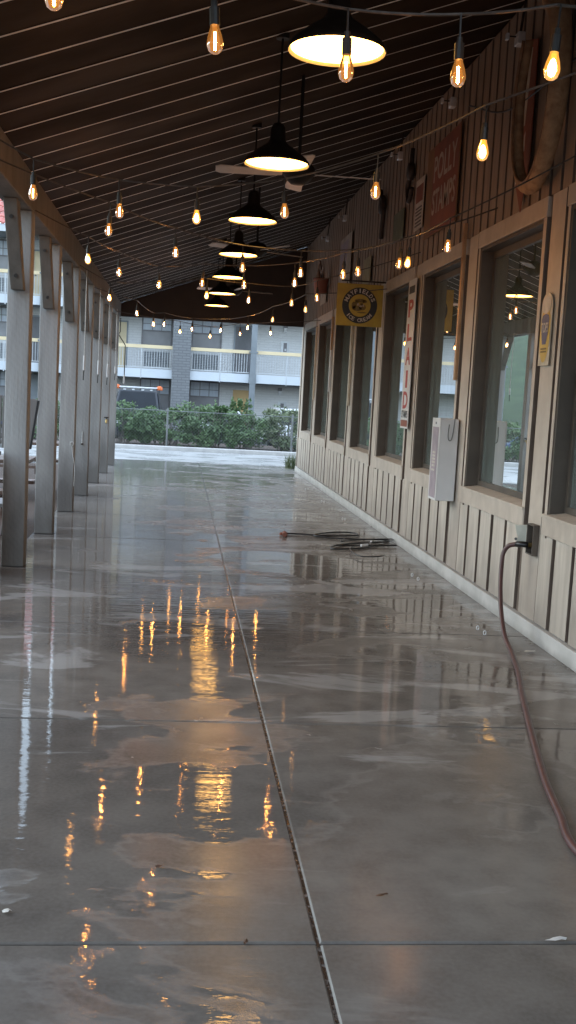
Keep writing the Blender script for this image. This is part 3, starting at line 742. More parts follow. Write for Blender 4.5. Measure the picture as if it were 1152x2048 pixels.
# old things hung high on the boards
t, M = plate('tin_sign', 'tall worn cream sign high on the wall above the round yellow sign', 'sign', 16.8, 3.55, 1.15, 1.15, M_tinw, off=.03)
m = MB(); flat(m, [(-.5,.1),(.1,.1),(.3,.5),(-.5,.5)], M, .002); m.build('faded_picture', M_violet, t)
plate('tin_sign', 'small worn yellowish sign right above the round yellow sign', 'sign', 14.7, 3.36, .56, .36, mat('worn_yellow_tin', (.40,.34,.19), (.28,.23,.13), 8, .55), off=.03)
plate('tin_sign', 'dull green square sign hung high beside black iron tools', 'sign', 12.66, 3.66, .58, .34, M_ting, off=.03)
plate('tin_sign', 'small grey sign low above the far windows', 'sign', 19.25, 3.42, .75, .3, M_tinw, off=.03)
t = thing('leather_bag', (XW-.06,19.9,3.55), 'brown leather bag hanging on the far upper wall', 'bag')
m = MB(); m.lathe([(0,0),(.16,.01),(.24,.08),(.25,.2),(.18,.36),(.07,.46),(.05,.5),(0,.5)], 16, 0, Matrix.Translation((XW-.07,19.85,3.45)) @ Matrix.Diagonal((.22,1.5,1,1))); m.build('pouch', M_leather, t, smooth=True)
m = MB(); m.tube(smooth_path([(XW-.05,19.6,3.9),(XW-.05,19.85,4.1),(XW-.05,20.1,3.9)]), .015, 6); m.build('strap', M_leather, t)
t = thing('old_bucket', (XW-.15,18.75,3.36), 'small red and white bucket hung by the leather bag', 'bucket')
m = MB(); m.lathe([(0,0),(.10,0),(.14,.25),(.145,.26),(.135,.26),(.095,.01),(0,.012)], 16, 0, Matrix.Translation((XW-.16,18.7,3.40))); m.build('pail', M_rust, t, smooth=True)
m = MB(); m.tube(smooth_path([(XW-.16,18.56,3.66),(XW-.14,18.7,3.86),(XW-.16,18.84,3.66)]), .006, 6); m.build('handle', M_white, t)
for i, (yy, zz) in enumerate([(13.75,4.02),(12.05,4.12)]):
    t = thing('iron_tool', (XW-.03,yy,zz), ['black iron hand drill hung high left of the green sign','black iron pulley hook hung between green sign and red sign'][i], 'tool')
    m = MB()
    if i == 0:
        m.tube(smooth_path([(XW-.04,yy+.2,zz+.28),(XW-.05,yy+.05,zz+.1),(XW-.06,yy-.1,zz+.15),(XW-.05,yy-.15,zz-.05),(XW-.04,yy,zz-.35)]), .03, 8)
    else:
        m.tube(smooth_path([(XW-.04,yy,zz+.3),(XW-.05,yy,zz+.05),(XW-.05,yy+.12,zz-.12),(XW-.05,yy,zz-.28),(XW-.05,yy-.12,zz-.15)]), .026, 8)
    m.build('shank', M_iron, t, smooth=True)
    m = MB(); m.lathe([(0,-.03),(.09,-.03),(.10,0),(.09,.03),(0,.03)], 16, 0, Matrix.Translation((XW-.05,yy,zz+.05)) @ Matrix.Rotation(R_(90),4,'Y')); m.build('wheel', M_iron, t, smooth=True)
# near cluster at the top right: pointed feed sign, stuffed horse collar, purple pennant
t, M = plate('pointed_sign', 'tall cream and brown pointed sign high on the wall at top right', 'sign', 8.02, 3.72, .5, 1.2, M_rust, off=.03,
             poly=[(-.05,.62),(.20,.55),(.20,-.30),(.06,-.66),(-.24,-.22),(-.26,-.08)])
m = MB(); flat(m, [(-.05,.60),(.10,.52),(.04,-.02),(-.25,-.085)], M, .002); m.build('cream_field', M_cream, t)
m = MB()
for (x0,x1,z0,z1) in [(-.20,-.15,-.26,-.15),(-.13,-.09,-.27,-.13),(-.07,-.04,-.26,-.14),(-.02,.02,-.25,-.11),(.04,.07,-.24,-.10),(-.10,-.06,-.44,-.34),(-.04,.0,-.45,-.32),(.02,.06,-.43,-.31)]: flat(m, [(x0,z0),(x1,z0+.03),(x1,z1+.03),(x0,z1)], M, .003)
m.build('lettering', M_offw, t)
t = thing('horse_collar', (XW-.10,7.45,3.2), 'old stuffed horse collar loop hanging at the top right corner', 'horse collar')
pc = [(.25,1.05),(.36,.75),(.36,.42),(.28,.15),(.10,.0),(-.10,-.02),(-.28,.10),(-.42,.35),(-.46,.65),(-.38,1.0),(-.2,1.2)]
M = wallM(7.50,3.18,.12)
m = MB(); m.tube(smooth_path([M @ Vector((-x,z,.0)) for x,z in pc]), .028, 8, r1=.085); m.build('roll', M_canvas, t, smooth=True)
m = MB(); m.tube(smooth_path([M @ Vector((-x*.93,z*.96+.03,.05)) for x,z in pc]), .012, 6); m.build('hame', M_leather, t, smooth=True)
t, M = plate('pennant', 'faded violet pennant hung behind the horse collar', 'pennant', 7.33, 3.86, .34, .75, M_violet, off=.026, poly=[(-.16,.36),(.17,.40),(.15,-.25),(-.12,-.37)])
m = MB(); m.tube([M @ Vector((-.12,-.37,.004)), M @ Vector((.15,-.25,.004))], .008, 6); m.build('rod', M_white, t)
m = MB()
t = thing('wall_cable', (XW-.03,8.5,3.9), 'thin dark cable strung along the upper wall past the pointed sign', 'cable')
m.tube(smooth_path([(XW-.03,4.0,3.75),(XW-.035,6.6,3.88),(XW-.035,8.4,3.92),(XW-.03,9.7,4.28)]), .007, 6); m.build('wire', M_black, t)
# small clear spot clips under the eave
for i, (px, py) in enumerate([(1040,80),(905,207),(800,313),(690,437),(655,478)]):
    p = atX(px,py,XW-.10)
    t = thing('eave_clip', p, 'small clear plastic clip under the eave, %s from the camera' % ORD[i], 'clip', 'clear clips along the top of the wall')
    m = MB(); m.box(p.x-.03,p.x+.03,p.y-.05,p.y+.05,p.z-.04,p.z+.05); m.build('housing', M_light, t, bevel=.01)
    m = MB(); m.box(p.x-.11,p.x-.085,p.y-.02,p.y+.02,p.z-.01,p.z+.04); m.build('tab', M_light, t, bevel=.006)
    m = MB(); m.tube([(p.x,p.y,p.z+.045),(p.x+.03,p.y,cz(p.x+.03)+.005)], .010, 6); m.tube([(p.x-.1,p.y,p.z+.02),(p.x-.03,p.y,p.z+.02)], .006, 6); m.build('arm', M_iron, t)

# white metal cabinet on the wall
t = thing('metal_cabinet', (2.42,9.5,.73), 'tall white metal box with violet label mounted between the windows', 'cabinet')
m = MB(); m.box(2.325,XW-.021,9.33,9.62,.73,1.47); m.build('case', M_galv, t, bevel=.006)
M = frameM((2.325,9.475,1.10), (0,-1,0), (0,0,1))
m = MB(); m.prism([(-.146,-.371),(.146,-.371),(.146,.371),(-.146,.371)], .006, 0, M); m.build('front_panel', M_white, t)
m = MB(); flat(m, [(-.11,-.35),(.11,-.35),(.11,.29),(-.11,.29)], M, .009); m.build('label_panel', M_violet, t)
m = MB()
for z in (.06,.03,0,-.03,-.06,-.10): flat(m, [(-.06,z-.009),(.05,z-.009),(.05,z+.009),(-.06,z+.009)], M, .011)
m.build('print_lines', M_offw, t)
m = MB(); flat(m, ellipse(0,.325,.02,.012,12), M, .009); m.build('lock', M_blkpaint, t)
m = MB(); pts = [(2.40,9.322,1.42),(2.395,9.322,1.34),(2.40,9.322,1.29),(2.414,9.322,1.275),(2.428,9.322,1.29),(2.44,9.322,1.36),(2.448,9.322,1.475)]
m.tube(smooth_path(pts), .0045, 6); m.build('cable_loop', mat('grey_cable', (.22,.23,.23), None, 20, .5), t)

# wall hydrant with its open cover, and the red hose
t = thing('wall_hydrant', (XW-.03,7.15,.60), 'open wall hydrant box with pale cover low on the near pilaster', 'hydrant')
m = MB(); m.box(2.462,XW-.007,7.06,7.07,.585,.80); m.box(2.462,XW-.007,7.19,7.20,.585,.80); m.box(2.462,XW-.007,7.0705,7.1895,.79,.80); m.box(2.462,XW-.007,7.0705,7.1895,.585,.595); m.build('box_rim', M_boxbrn, t)
m = MB(); m.box(XW-.006,XW-.0045,7.07,7.19,.595,.79); m.build('back', M_black, t)
m = MB(); Mc = frameM((2.462,7.205,.695), (-1,0,0), (0,0,1)); m.prism([(0,-.075),(.055,-.065),(.07,-.01),(.062,.0),(.085,.085),(0,.09)], .006, 0, Mc); m.build('cover', M_pale, t)
m = MB(); m.tube([(2.385,7.196,.685),(2.38,7.18,.685)], .010, 8); m.build('latch', M_bolt, t)
m = MB(); m.tube([(XW-.01,7.13,.655),(2.455,7.13,.652)], .016, 8); m.build('spigot', M_brass, t)
t = thing('garden_hose', (2.3,7.0,0), 'red garden hose running from the wall hydrant along the floor to the right edge', 'hose')
m = MB(); hp = [(2.454,7.13,.652),(2.42,7.15,.653),(2.385,7.18,.648)]
m.tube(hp, .021, 10); m.build('coupling_sleeve', M_hoseblk, t, smooth=True)
hp2 = [(2.386,7.179,.648),(2.345,7.22,.628),(2.318,7.24,.575),(2.305,7.22,.50),(2.285,7.15,.36),(2.262,7.02,.20),(2.235,6.82,.075),(2.19,6.50,.022),(2.085,6.05,.017)]
hp2 += [tuple(atZ(x,y,.017)) for x,y in [(1045,1392),(1065,1472),(1091,1562),(1121,1632),(1150,1697)]]+[(1.53,3.1,.017),(1.62,2.5,.017),(1.72,1.9,.017)]
m = MB(); m.tube(smooth_path(hp2, 10), .0165, 10); m.build('hose_line', M_hose, t, smooth=True)
# coiled black pressure hose on the floor
t = thing('coiled_hose', (1.9,11.6,0), 'black pressure hose lying in loose loops on the wet floor by the wall', 'hose')
cp = [(568,1068),(600,1067),(640,1070),(665,1066),(700,1064),(730,1069),(718,1073),(690,1071),(660,1070),(625,1070)]
def fl_(x,y,z=.014): return tuple(atZ(x,y,z))
m = MB()
m.tube(smooth_path([fl_(*p) for p in [(572,1067),(600,1068),(640,1071),(680,1072),(718,1070),(700,1065),(660,1065),(628,1070),(650,1074),(700,1078),(750,1079),(778,1081),(752,1085),(700,1087),(664,1093),(672,1098),(724,1096),(756,1090)]],8), .009, 8)
m.tube(smooth_path([fl_(*p,.03) for p in [(688,1078),(682,1083),(710,1080),(782,1078),(778,1083),(750,1084),(725,1089),(700,1097),(720,1112),(755,1113),(768,1111)]],8), .0065, 8)
m.build('hose_line', M_hoseblk, t, smooth=True)
m = MB(); m.tube(smooth_path([fl_(*p,.02) for p in [(672,1090),(720,1091),(793,1091)]]), .009, 8); m.build('lance', M_hoseblk, t)
m = MB(); m.tube([fl_(722,1091,.03),fl_(735,1090,.03)], .014, 8); m.tube([fl_(740,1087,.02),fl_(742,1083,.07)], .010, 8); m.build('coupling', M_light, t)
m = MB(); m.tube([fl_(560,1068,.02),fl_(574,1068,.02)], .018, 8); m.tube([fl_(569,1066,.03),fl_(569,1070,.03)], .025, 8); m.build('trigger', M_rust, t)
# small rings standing in pairs along the floor by the wall
rg = MB(); rg.tube([(.009*math.cos(w),0,.015*math.sin(w)+.016) for w in [2*math.pi*i/18 for i in range(19)]], .003, 6, caps=False)
rgme = None
for i, (px, py) in enumerate([(587,958),(611,980),(616,980),(643,1005),(648,1006),(685,1040),(690,1041),(824,1153),(836,1161),(955,1260),(969,1270)]):
    p = atZ(px,py,0)
    if rgme is None: o = rg.build('floor_ring', M_light, org=(0,0,0)); rgme = o
    else: o = rgme.copy(); COL.objects.link(o)
    o.location = p; o.rotation_euler = (0,0,random.uniform(-.5,.5))
    tag(o, 'tiny bright ring standing on the wet floor along the wall', 'ring', 'tiny rings in pairs along the wall')
# bits of litter and one painted wet film reflection
def leafbit(px, py, label, mt, L, Wd, rot, name='dry_leaf', cat='leaf'):
    p = atZ(px,py,.004); m = MB()
    n = 10; top = []
    for i in range(n): a = 2*math.pi*i/n; r = 1+random.uniform(-.25,.25); top.append((L*.5*math.cos(a)*r, Wd*.5*math.sin(a)*r))
    m.add([(x,y,.004+random.uniform(0,.006)) for x,y in top]+[(0,0,.010)], [(i,(i+1)%n,n) for i in range(n)], 0, Matrix.Translation(p) @ Matrix.Rotation(rot,4,'Z'))
    o = m.build(name, mt, org=p); tag(o, label, cat); return o
leafbit(320,1735,'small dark dry leaf on the near floor left of the long joint',M_leafdry,.035,.014,.3)
leafbit(765,1793,'small dark twig like leaf on the near floor right of the long joint',M_leafdry,.05,.012,.5)
leafbit(12,1825,'pale scrap on the floor at the left edge',M_offw,.03,.02,.2,'scrap_and_sheen','scrap')
leafbit(1060,1304,'flat white scrap on the floor beside the red hose',M_offw,.075,.028,.1,'scrap_and_sheen','scrap')
leafbit(1115,1882,'wide pale patch painted as a wet film reflection on the near floor at the right edge',M_kerb,.07,.02,.1,'scrap_and_sheen','scrap')  # pale patch drawn for the sheen of a thin water film
leafbit(490,1888,'tiny dark leaf lying in the cross joint',M_leafdry,.03,.012,1.2)

# ================================================================ FURNITURE BEYOND THE POSTS
t = thing('high_back_bench', (-1.75,10.3,-.03), 'grey weathered high backed wooden bench behind the nearest post', 'bench')
for i in range(5):
    w0, w1 = .125, .155; m = MB()
    xt = -1.33-i*.165; xb_ = -1.40-i*.135
    m.add([(xb_-w0,10.20,.97),(xb_,10.20,.97),(xt,10.16,1.44+.012*i),(xt-w1,10.16,1.45+.012*i),(xb_-w0,10.235,.97),(xb_,10.235,.97),(xt,10.195,1.44+.012*i),(xt-w1,10.195,1.45+.012*i)],
          [(0,1,2,3),(4,7,6,5),(0,4,5,1),(1,5,6,2),(2,6,7,3),(3,7,4,0)]); m.build('back_slat', M_chairw, t)
m = MB(); m.add([(-1.398,10.197,.97),(-1.384,10.197,.97),(-1.314,10.157,1.43),(-1.332,10.157,1.43),(-1.398,10.24,.97),(-1.384,10.24,.97),(-1.314,10.2,1.43),(-1.332,10.2,1.43)],[(0,1,2,3),(4,7,6,5),(0,4,5,1),(1,5,6,2),(2,6,7,3),(3,7,4,0)]); m.build('edge_strip', M_black, t)
m = MB(); m.box(-2.12,-1.48,10.24,10.75,.40,.44); m.build('seat', M_chairw, t, bevel=.004)
for sx in (-2.0,-1.62):
    m = MB(); m.box(sx,sx+.06,10.236,10.28,.44,1.25); m.build('back_post', M_chairw, t)
for sx in (-2.1,-1.58):
    for sy in (10.24,10.68):
        m = MB(); m.box(sx,sx+.07,sy,sy+.06,-.03,.398); m.build('leg', M_chairw, t)
for sx in (-2.2,-1.60):
    m = MB(); m.box(sx,sx+.11,10.25,10.8,.60,.63); m.box(sx+.03,sx+.08,10.72,10.78,.44,.599); m.build('armrest', M_chairw, t)
def picnic(y0, x1, label):
    t = thing('picnic_table', (x1-.8,y0+.4,-.03), label, 'picnic table', 'wooden picnic tables beyond the posts')
    m = MB()
    for i in range(5): m.box(x1-1.8,x1,y0+.15*i,y0+.15*i+.14,.71,.75)
    m.build('tabletop', M_tablew, t, bevel=.004)
    for yy in (y0-.42,y0+.88):
        m = MB(); m.box(x1-1.8,x1-.05,yy,yy+.26,.41,.45); m.build('bench_seat', M_tablew, t, bevel=.004)
    for xx in (x1-1.5,x1-.25):
        m = MB(); m.add([(xx,y0-.42,-.03),(xx+.04,y0-.42,-.03),(xx+.04,y0-.32,-.03),(xx,y0-.32,-.03),(xx,y0+.18,.708),(xx+.04,y0+.18,.708),(xx+.04,y0+.28,.708),(xx,y0+.28,.708)],[(0,1,5,4),(1,2,6,5),(2,3,7,6),(3,0,4,7),(4,5,6,7)]); m.build('leg', M_tablew, t)
        m = MB(); m.add([(xx,y0+1.06,-.03),(xx+.04,y0+1.06,-.03),(xx+.04,y0+1.16,-.03),(xx,y0+1.16,-.03),(xx,y0+.46,.708),(xx+.04,y0+.46,.708),(xx+.04,y0+.56,.708),(xx,y0+.56,.708)],[(0,1,5,4),(1,2,6,5),(2,3,7,6),(3,0,4,7),(4,5,6,7)]); m.build('leg', M_tablew, t)
        m = MB(); m.box(xx-.035,xx-.002,y0-.36,y0+1.10,.33,.408); m.build('cross_bar', M_tablew, t)
picnic(11.75,-1.62,'nearer wooden picnic table seen between the first and second posts')
picnic(15.4,-1.70,'farther wooden picnic table seen between the posts')
t = thing('timber_planter', (-1.95,8.9,-.03), 'dark brown timber planter at the left edge beside the nearest post', 'planter')
m = MB(); m.box(-2.3,-1.515,8.75,9.24,-.03,.97); m.build('box', M_brownw, t, bevel=.006)
m = MB(); m.box(-2.33,-1.505,8.73,9.26,.971,1.0); m.build('rim', M_chairw, t)
# grass tuft at the end of the wall
def blades(mb, n, c, r, h, spread):
    for i in range(n):
        a = random.uniform(0,6.28); rr = r*math.sqrt(random.random()); b = Vector(c)+Vector((rr*math.cos(a),rr*math.sin(a),0))
        a2 = random.uniform(0,6.28); hh = h*random.uniform(.5,1.1); o = Vector((math.cos(a2),math.sin(a2),0))*spread*random.random(); s = Vector((-math.sin(a2),math.cos(a2),0))*.006
        mid = b+o*.4+Vector((0,0,hh*.6)); tip = b+o+Vector((0,0,hh))
        mb.add([b-s,b+s,mid+s*.8,mid-s*.8,tip], [(0,1,2,3),(3,2,4)])
m = MB(); blades(m, 160, (2.50,23.35,0), .14, .34, .28)
o = m.build('grass_tuft', M_leaf2, org=(2.50,23.35,0)); tag(o, 'tuft of long grass growing at the far corner of the tan wall', 'grass tuft')

# ================================================================ HEDGE AND FENCE
def leafcloud(mb, n, c, dims, size, m=0, clumps=26, flatness=1.0):
    cl = []
    for i in range(clumps):
        a, b_, q = random.uniform(-1,1), random.uniform(-1,1), random.uniform(-.9,1)
        cl.append((a,b_,q,random.uniform(.22,.5)))
    for i in range(n):
        a, b_, q, r = random.choice(cl)
        v = Vector((random.gauss(0,1),random.gauss(0,1),random.gauss(0,1))).normalized()*r*random.random()**.4
        p = Vector(c)+Vector(((a+v.x)*dims[0],(b_+v.y)*dims[1],(q+v.z)*dims[2]))
        if p.z < .03: continue
        u = Vector((random.gauss(0,1),random.gauss(0,1),random.gauss(0,1))).normalized(); w = u.orthogonal().normalized()
        s = size*random.uniform(.5,1.25)
        mb.add([p-u*s,p+w*s*.45,p+u*s,p-w*s*.45], [(0,1,2,3)], m)
SH = [(-4.2,30.2,1.05,'dark'),(-2.95,30.3,1.02,'bare'),(-1.65,30.2,1.08,'dark'),(-.35,30.4,1.0,'dark'),(.85,30.1,1.12,'dark'),(1.75,30.2,1.12,'tall'),(3.15,30.0,1.12,'pale'),(4.15,30.2,1.15,'dark'),(5.3,30.3,1.1,'dark'),(-5.6,30.3,1.05,'dark'),(-6.9,30.3,1.0,'bare')]
LB = ['dense dark green shrub at the far left of the hedge beside the posts','bare twiggy shrub with thin foliage left in the hedge','low dark shrub with many pale stems left of the fence post','rounded green shrub right behind the fence post','full green shrub in the middle of the hedge','tallest shrub with shoots rising before the tan door','pale feathery grey green shrub right of the tan door','dark shrub closing the hedge near the restaurant wall','hedge shrub hidden past the restaurant corner','hedge shrub hidden behind the posts','thin hedge shrub at the outer left']
for i, (x, y, h, kd) in enumerate(SH):
    t = thing('hedge_shrub', (x,y,.04), LB[i], 'shrub', 'shrubs of the hedge behind the fence')
    m = MB(); n = {'dark':5200,'tall':5200,'bare':2600,'pale':3600}[kd]
    leafcloud(m, n, (x,y,h*.52+.04), (.72,.42,h*.44), .055, clumps=34)
    if kd == 'tall':
        for q in range(9):
            sx = x+random.uniform(-.8,.25)
            leafcloud(m, 90, (sx,y,h+random.uniform(.02,.24)), (.07,.07,.2), .05, clumps=6)
    m.build('foliage', M_leaf2 if kd == 'pale' else M_leaf, t)
    m = MB()
    for q in range(46 if kd in('bare','pale') else 22):
        a = random.uniform(-.5,.5); b0 = Vector((x+a*.7,y+random.uniform(-.2,.2),.04)); tp = b0+Vector((a*.5+random.uniform(-.15,.15),random.uniform(-.25,.1),h*random.uniform(.65,1.02)))
        m.tube([b0,b0.lerp(tp,.5)+Vector((random.uniform(-.06,.06),0,0)),tp], .011, 4, caps=False, r1=.004)
    m.build('stems', M_twig, t)
t = thing('chain_link_fence', (0,28.75,.04), 'low chain link fence on steel posts along the hedge', 'fence')
FX0, FX1, FY, FZ0, FZ1 = -7.0, 6.2, 28.75, .06, 1.02
m = MB(); p = .085
n = int((FX1-FX0)/p); hh = FZ1-FZ0
for i in range(-12, n+1):
    for sg in (1,-1):
        xa_ = FX0+i*p if sg == 1 else FX0+(i+12)*p
        a, b_ = Vector((xa_,FY,FZ0)), Vector((xa_+sg*hh,FY,FZ1))
        # clip to fence length
        def cut(a,b_):
            d = b_-a; t0,t1 = 0,1
            for lo_, hi_ in ((FX0,FX1),):
                ta, tb = (lo_-a.x)/d.x, (hi_-a.x)/d.x
                if ta > tb: ta,tb = tb,ta
                t0, t1 = max(t0,ta), min(t1,tb)
            return (a+d*t0, a+d*t1) if t1 > t0 else None
        r = cut(a,b_)
        if r: m.tube([r[0]+Vector((0,.004*sg,0)),r[1]+Vector((0,.004*sg,0))], .0016, 3, caps=False)
o = m.build('wire_mesh', M_wire, t)
for x in (-6.4,-3.6,-.33,3.05,6.0):
    q = MB(); q.tube([(x,FY+.03,.04),(x,FY+.03,1.10)], .026, 10); q.build('fence_post', M_wire, t)
q = MB(); q.tube([(FX0,FY+.01,1.03),(FX1,FY+.01,1.03)], .009, 8); q.build('top_rail', M_wire, t)

# ================================================================ CARS BEHIND THE HEDGE
def car(name, loc, rz, label, paint, L=4.5, Wd=1.8, hh=1.42, suv=False):
    t = thing(name, loc, label, 'car'); t.rotation_euler = (0,0,rz)
    lz = .30; bz = hh*.60
    pr = [(-L/2,lz),(-L/2,bz*.80),(-L/2+.12,bz*.96),(-L*.30,bz),(L*.20,bz),(L/2-.25,bz*.86),(L/2,bz*.70),(L/2,lz)]
    if suv: pr = [(-L/2,lz),(-L/2,bz),(L*.22,bz),(L/2-.12,bz*.92),(L/2,bz*.78),(L/2,lz)]
    RX = Matrix(((1,0,0,0),(0,0,-1,Wd/2),(0,1,0,0),(0,0,0,1)))
    m = MB(); m.prism(pr, Wd, 0, RX); b_ = m.build('body', paint, t, bevel=.07, org=(0,0,0))
    cb = [(-L*.40,bz-.01),(-L*.27,hh),(L*.06,hh),(L*.24,bz-.01)] if not suv else [(-L*.49,bz-.01),(-L*.45,hh),(L*.08,hh),(L*.23,bz-.01)]
    m = MB(); n = len(cb); wi = Wd*.44; wt = Wd*.37
    vs = [(x,(-wi if z < hh else -wt),z) for x,z in cb]+[(x,(wi if z < hh else wt),z) for x,z in cb]
    m.add(vs, [tuple(range(n)),tuple(range(n,2*n))[::-1]]+[(i,n+i,n+(i+1)%n,(i+1)%n) for i in range(n)]); m.build('cabin', paint, t, bevel=.05, org=(0,0,0))
    def lerp2(a,b,f): return (a[0]+(b[0]-a[0])*f, a[1]+(b[1]-a[1])*f)
    for s in (-1,1):
        m = MB(); q = []
        for x,z in [lerp2(cb[0],cb[1],.15),lerp2(cb[0],cb[1],.86),lerp2(cb[3],cb[2],.86),lerp2(cb[3],cb[2],.15)]:
            f = (z-bz)/(hh-bz); q.append((x*.93,s*(wi+(wt-wi)*f+.012),z))
        m.add(q, [(0,1,2,3)]); m.build('side_window', M_carglass, t, org=(0,0,0))
    for (A,B),nm in (((cb[3],cb[2]),'windscreen'),((cb[0],cb[1]),'rear_window')):
        m = MB(); e = .015 if nm == 'windscreen' else -.015
        a0, a1 = lerp2(A,B,.12), lerp2(A,B,.9)
        m.quad((a0[0]+e,-wi*.88,a0[1]+.01),(a0[0]+e,wi*.88,a0[1]+.01),(a1[0]+e,wt*.88,a1[1]+.01),(a1[0]+e,-wt*.88,a1[1]+.01)); m.build(nm, M_carglass, t, org=(0,0,0))
    for sx in (-L*.31,L*.31):
        for s in (-1,1):
            m = MB(); m.tube([(sx,s*Wd*.40,.32),(sx,s*(Wd*.5+.012),.32)], .32, 20); w = m.build('wheel', M_tyre, t, org=(0,0,0))
            m = MB(); m.tube([(sx,s*Wd*.5,.32),(sx,s*(Wd*.5+.022),.32)], .20, 14); m.build('rim', M_rim, w, org=(0,0,0))
    for s in (-.62,.62):
        m = MB(); m.box(L/2-.06,L/2+.012,s*Wd/2-.16,s*Wd/2+.16,bz*.66,bz*.80); m.build('headlight', M_light, t, org=(0,0,0))
        m = MB(); m.box(-L/2-.012,-L/2+.05,s*Wd/2-.12,s*Wd/2+.12,bz*.66,bz*.84); m.build('tail_light', M_red, t, org=(0,0,0))
    return t
t = car('utility_truck', (-1.62,41.2,-.5), R_(-90), 'dark utility truck with amber roof beacons parked behind the hedge', M_carblk, 4.9, 1.95, 2.02, True)
m = MB(); m.box(-.15,.15,-.72,.72,2.07,2.14); m.build('light_bar', M_light, t, bevel=.03, org=(0,0,0))
for s in (-.80,.80):
    m = MB(); m.lathe([(.12,0),(.13,.03),(.11,.12),(.05,.16),(0,.165)], 14, 0, Matrix.Translation((0,s,2.04))); m.build('beacon', M_amber, t, smooth=True, org=(0,0,0))
for s in (-.5,-.18,.18,.5):
    m = MB(); m.box(.385,.42,s-.05,s+.05,2.0,2.05); m.build('marker_light', M_light, t, org=(0,0,0))
car('parked_car', (1.6,40.5,-.5), R_(-90), 'white car glimpsed through the hedge left of the tan door', M_carwht)
car('parked_car', (4.3,39.2,-.5), R_(-90), 'white car glimpsed through the hedge beside the restaurant corner', M_carwht, 4.6, 1.85, 1.62, True)
car('parked_car', (-7.6,37.0,-.5), R_(20), 'blue car parked left of the walkway seen only in window reflections', M_carblu)

# ================================================================ THE MOTEL
YWL, YBF = 50.0, 48.5
mt = thing('motel_building', (0,50,-.5), 'grey blue brick motel of three storeys with cream railed balconies and red tile roof', 'building')
XA, XZ = -9.75, 22.0
m = MB(); m.box(XA,XZ,YWL,YWL+10,-.5,8.1); m.build('wall', M_brick, mt)
levels = [2.47, 5.40]
for zt in levels:
    m = MB(); m.box(XA,XZ,YBF-.02,YWL-.002,zt-.39,zt); m.build('balcony_slab', [M_slab], mt)
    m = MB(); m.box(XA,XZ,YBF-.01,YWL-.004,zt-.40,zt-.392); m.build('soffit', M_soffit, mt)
m = MB(); m.box(XA,XZ,YBF-.6,YWL-.002,8.0,8.09); m.build('eave_soffit', M_soffit, mt)
m = MB(); m.box(XA-.3,XZ+.3,YBF-.64,YBF-.601,8.02,8.34); m.build('eave_fascia', M_slab, mt)
# barrel tile roof
rfm = MB(); nu = int((XZ-XA+.6)/.30)*6; rows = 13; rw = .62
for r in range(rows):
    y0, z0 = YBF-.68+r*rw, 8.33+r*rw*.52
    y1, z1 = y0+rw+.02, z0+rw*.52-.07
    base = len(rfm.v)
    for i in range(nu+1):
        x = XA-.3+(XZ-XA+.6)*i/nu; h_ = .05*abs(math.sin(math.pi*(i/6.0)))
        rfm.v += [(x,y0,z0+.05+h_-.07),(x,y0,z0+.05+h_),(x,y1,z1+.05+h_)]
    for i in range(nu):
        a = base+3*i
        rfm.f += [(a,a+3,a+4,a+1),(a+1,a+4,a+5,a+2)]; rfm.m += [0,0]
rfm.build('roof', M_tile, mt)
# columns: dark brick pilasters and steel posts in turn
for x in (-.035, -.035+6.3*2):
    m = MB(); m.box(x-.41,x+.41,YBF-.25,YWL-.003,-.5,7.99); m.build('brick_pilaster', M_brickd, mt)
for x in (-9.55, -6.18, -3.35, 3.2, 9.6):
    m = MB(); m.box(x-.13,x+.13,YBF-.20,YBF-.03,-.5,7.99)
    for zt in levels: m.box(x-.2,x+.2,YBF-.21,YBF-.032,zt+.95,zt+1.03); m.box(x-.16,x+.16,YBF-.205,YBF-.031,zt-.42,zt)
    m.build('steel_column', M_steel, mt)
cols = [-9.55,-6.18,-3.35,-.035,3.2,6.3,9.6]
for zt in levels:
    for a, b_ in zip(cols[:-1], cols[1:]):
        x0, x1 = a+(.43 if abs(a+.035) < .01 else .16), b_-(.43 if abs(b_+.035) < .01 else .16)
        m = MB(); x = x0+.05
        while x < x1-.02: m.box(x-.011,x+.011,YBF+.02,YBF+.042,zt+.085,zt+.919); x += .118
        m.box(x0,x1,YBF+.01,YBF+.05,zt+.05,zt+.084)
        xm = (x0*.5+x1*.5); m.box(xm-.022,xm+.022,YBF-.032,YBF+.009,zt-.45,zt+.918)
        rl = m.build('railing', M_rail, mt)
        m = MB(); m.box(x0-.02,x1+.02,YBF-.045,YBF+.07,zt+.92,zt+1.07); m.build('cap_rail', M_cap, rl)
def mwin(x0, x1, z0, z1):
    f = MB(); y = YWL-.06
    f.box(x0-.06,x0,y,YWL-.001,z0,z1); f.box(x1,x1+.06,y,YWL-.001,z0,z1); f.box(x0-.06,x1+.06,y,YWL-.001,z1+.001,z1+.07); f.box(x0-.06,x1+.06,y,YWL-.001,z0-.07,z0-.001)
    zm = z0+(z1-z0)*.5
    f.box(x0+.001,x1-.001,y+.015,YWL-.012,zm-.03,zm+.03)
    for q in range(1,3): xx = x0+(x1-x0)*q/3; f.box(xx-.014,xx+.014,y+.03,YWL-.018,zm+.031,z1-.001)
    zz = zm+(z1-zm)*.5; f.box(x0+.001,x1-.001,y+.031,YWL-.0185,zz-.014,zz+.014)
    fr = f.build('window', M_wframe, mt)
    q = MB(); q.quad((x0,YWL-.015,zm),(x1,YWL-.015,zm),(x1,YWL-.015,z1),(x0,YWL-.015,z1)); q.build('upper_sash', M_curtain, fr)
    q = MB(); q.quad((x0,YWL-.016,z0),(x1,YWL-.016,z0),(x1,YWL-.016,zm),(x0,YWL-.016,zm)); q.build('lower_sash', M_pane, fr)
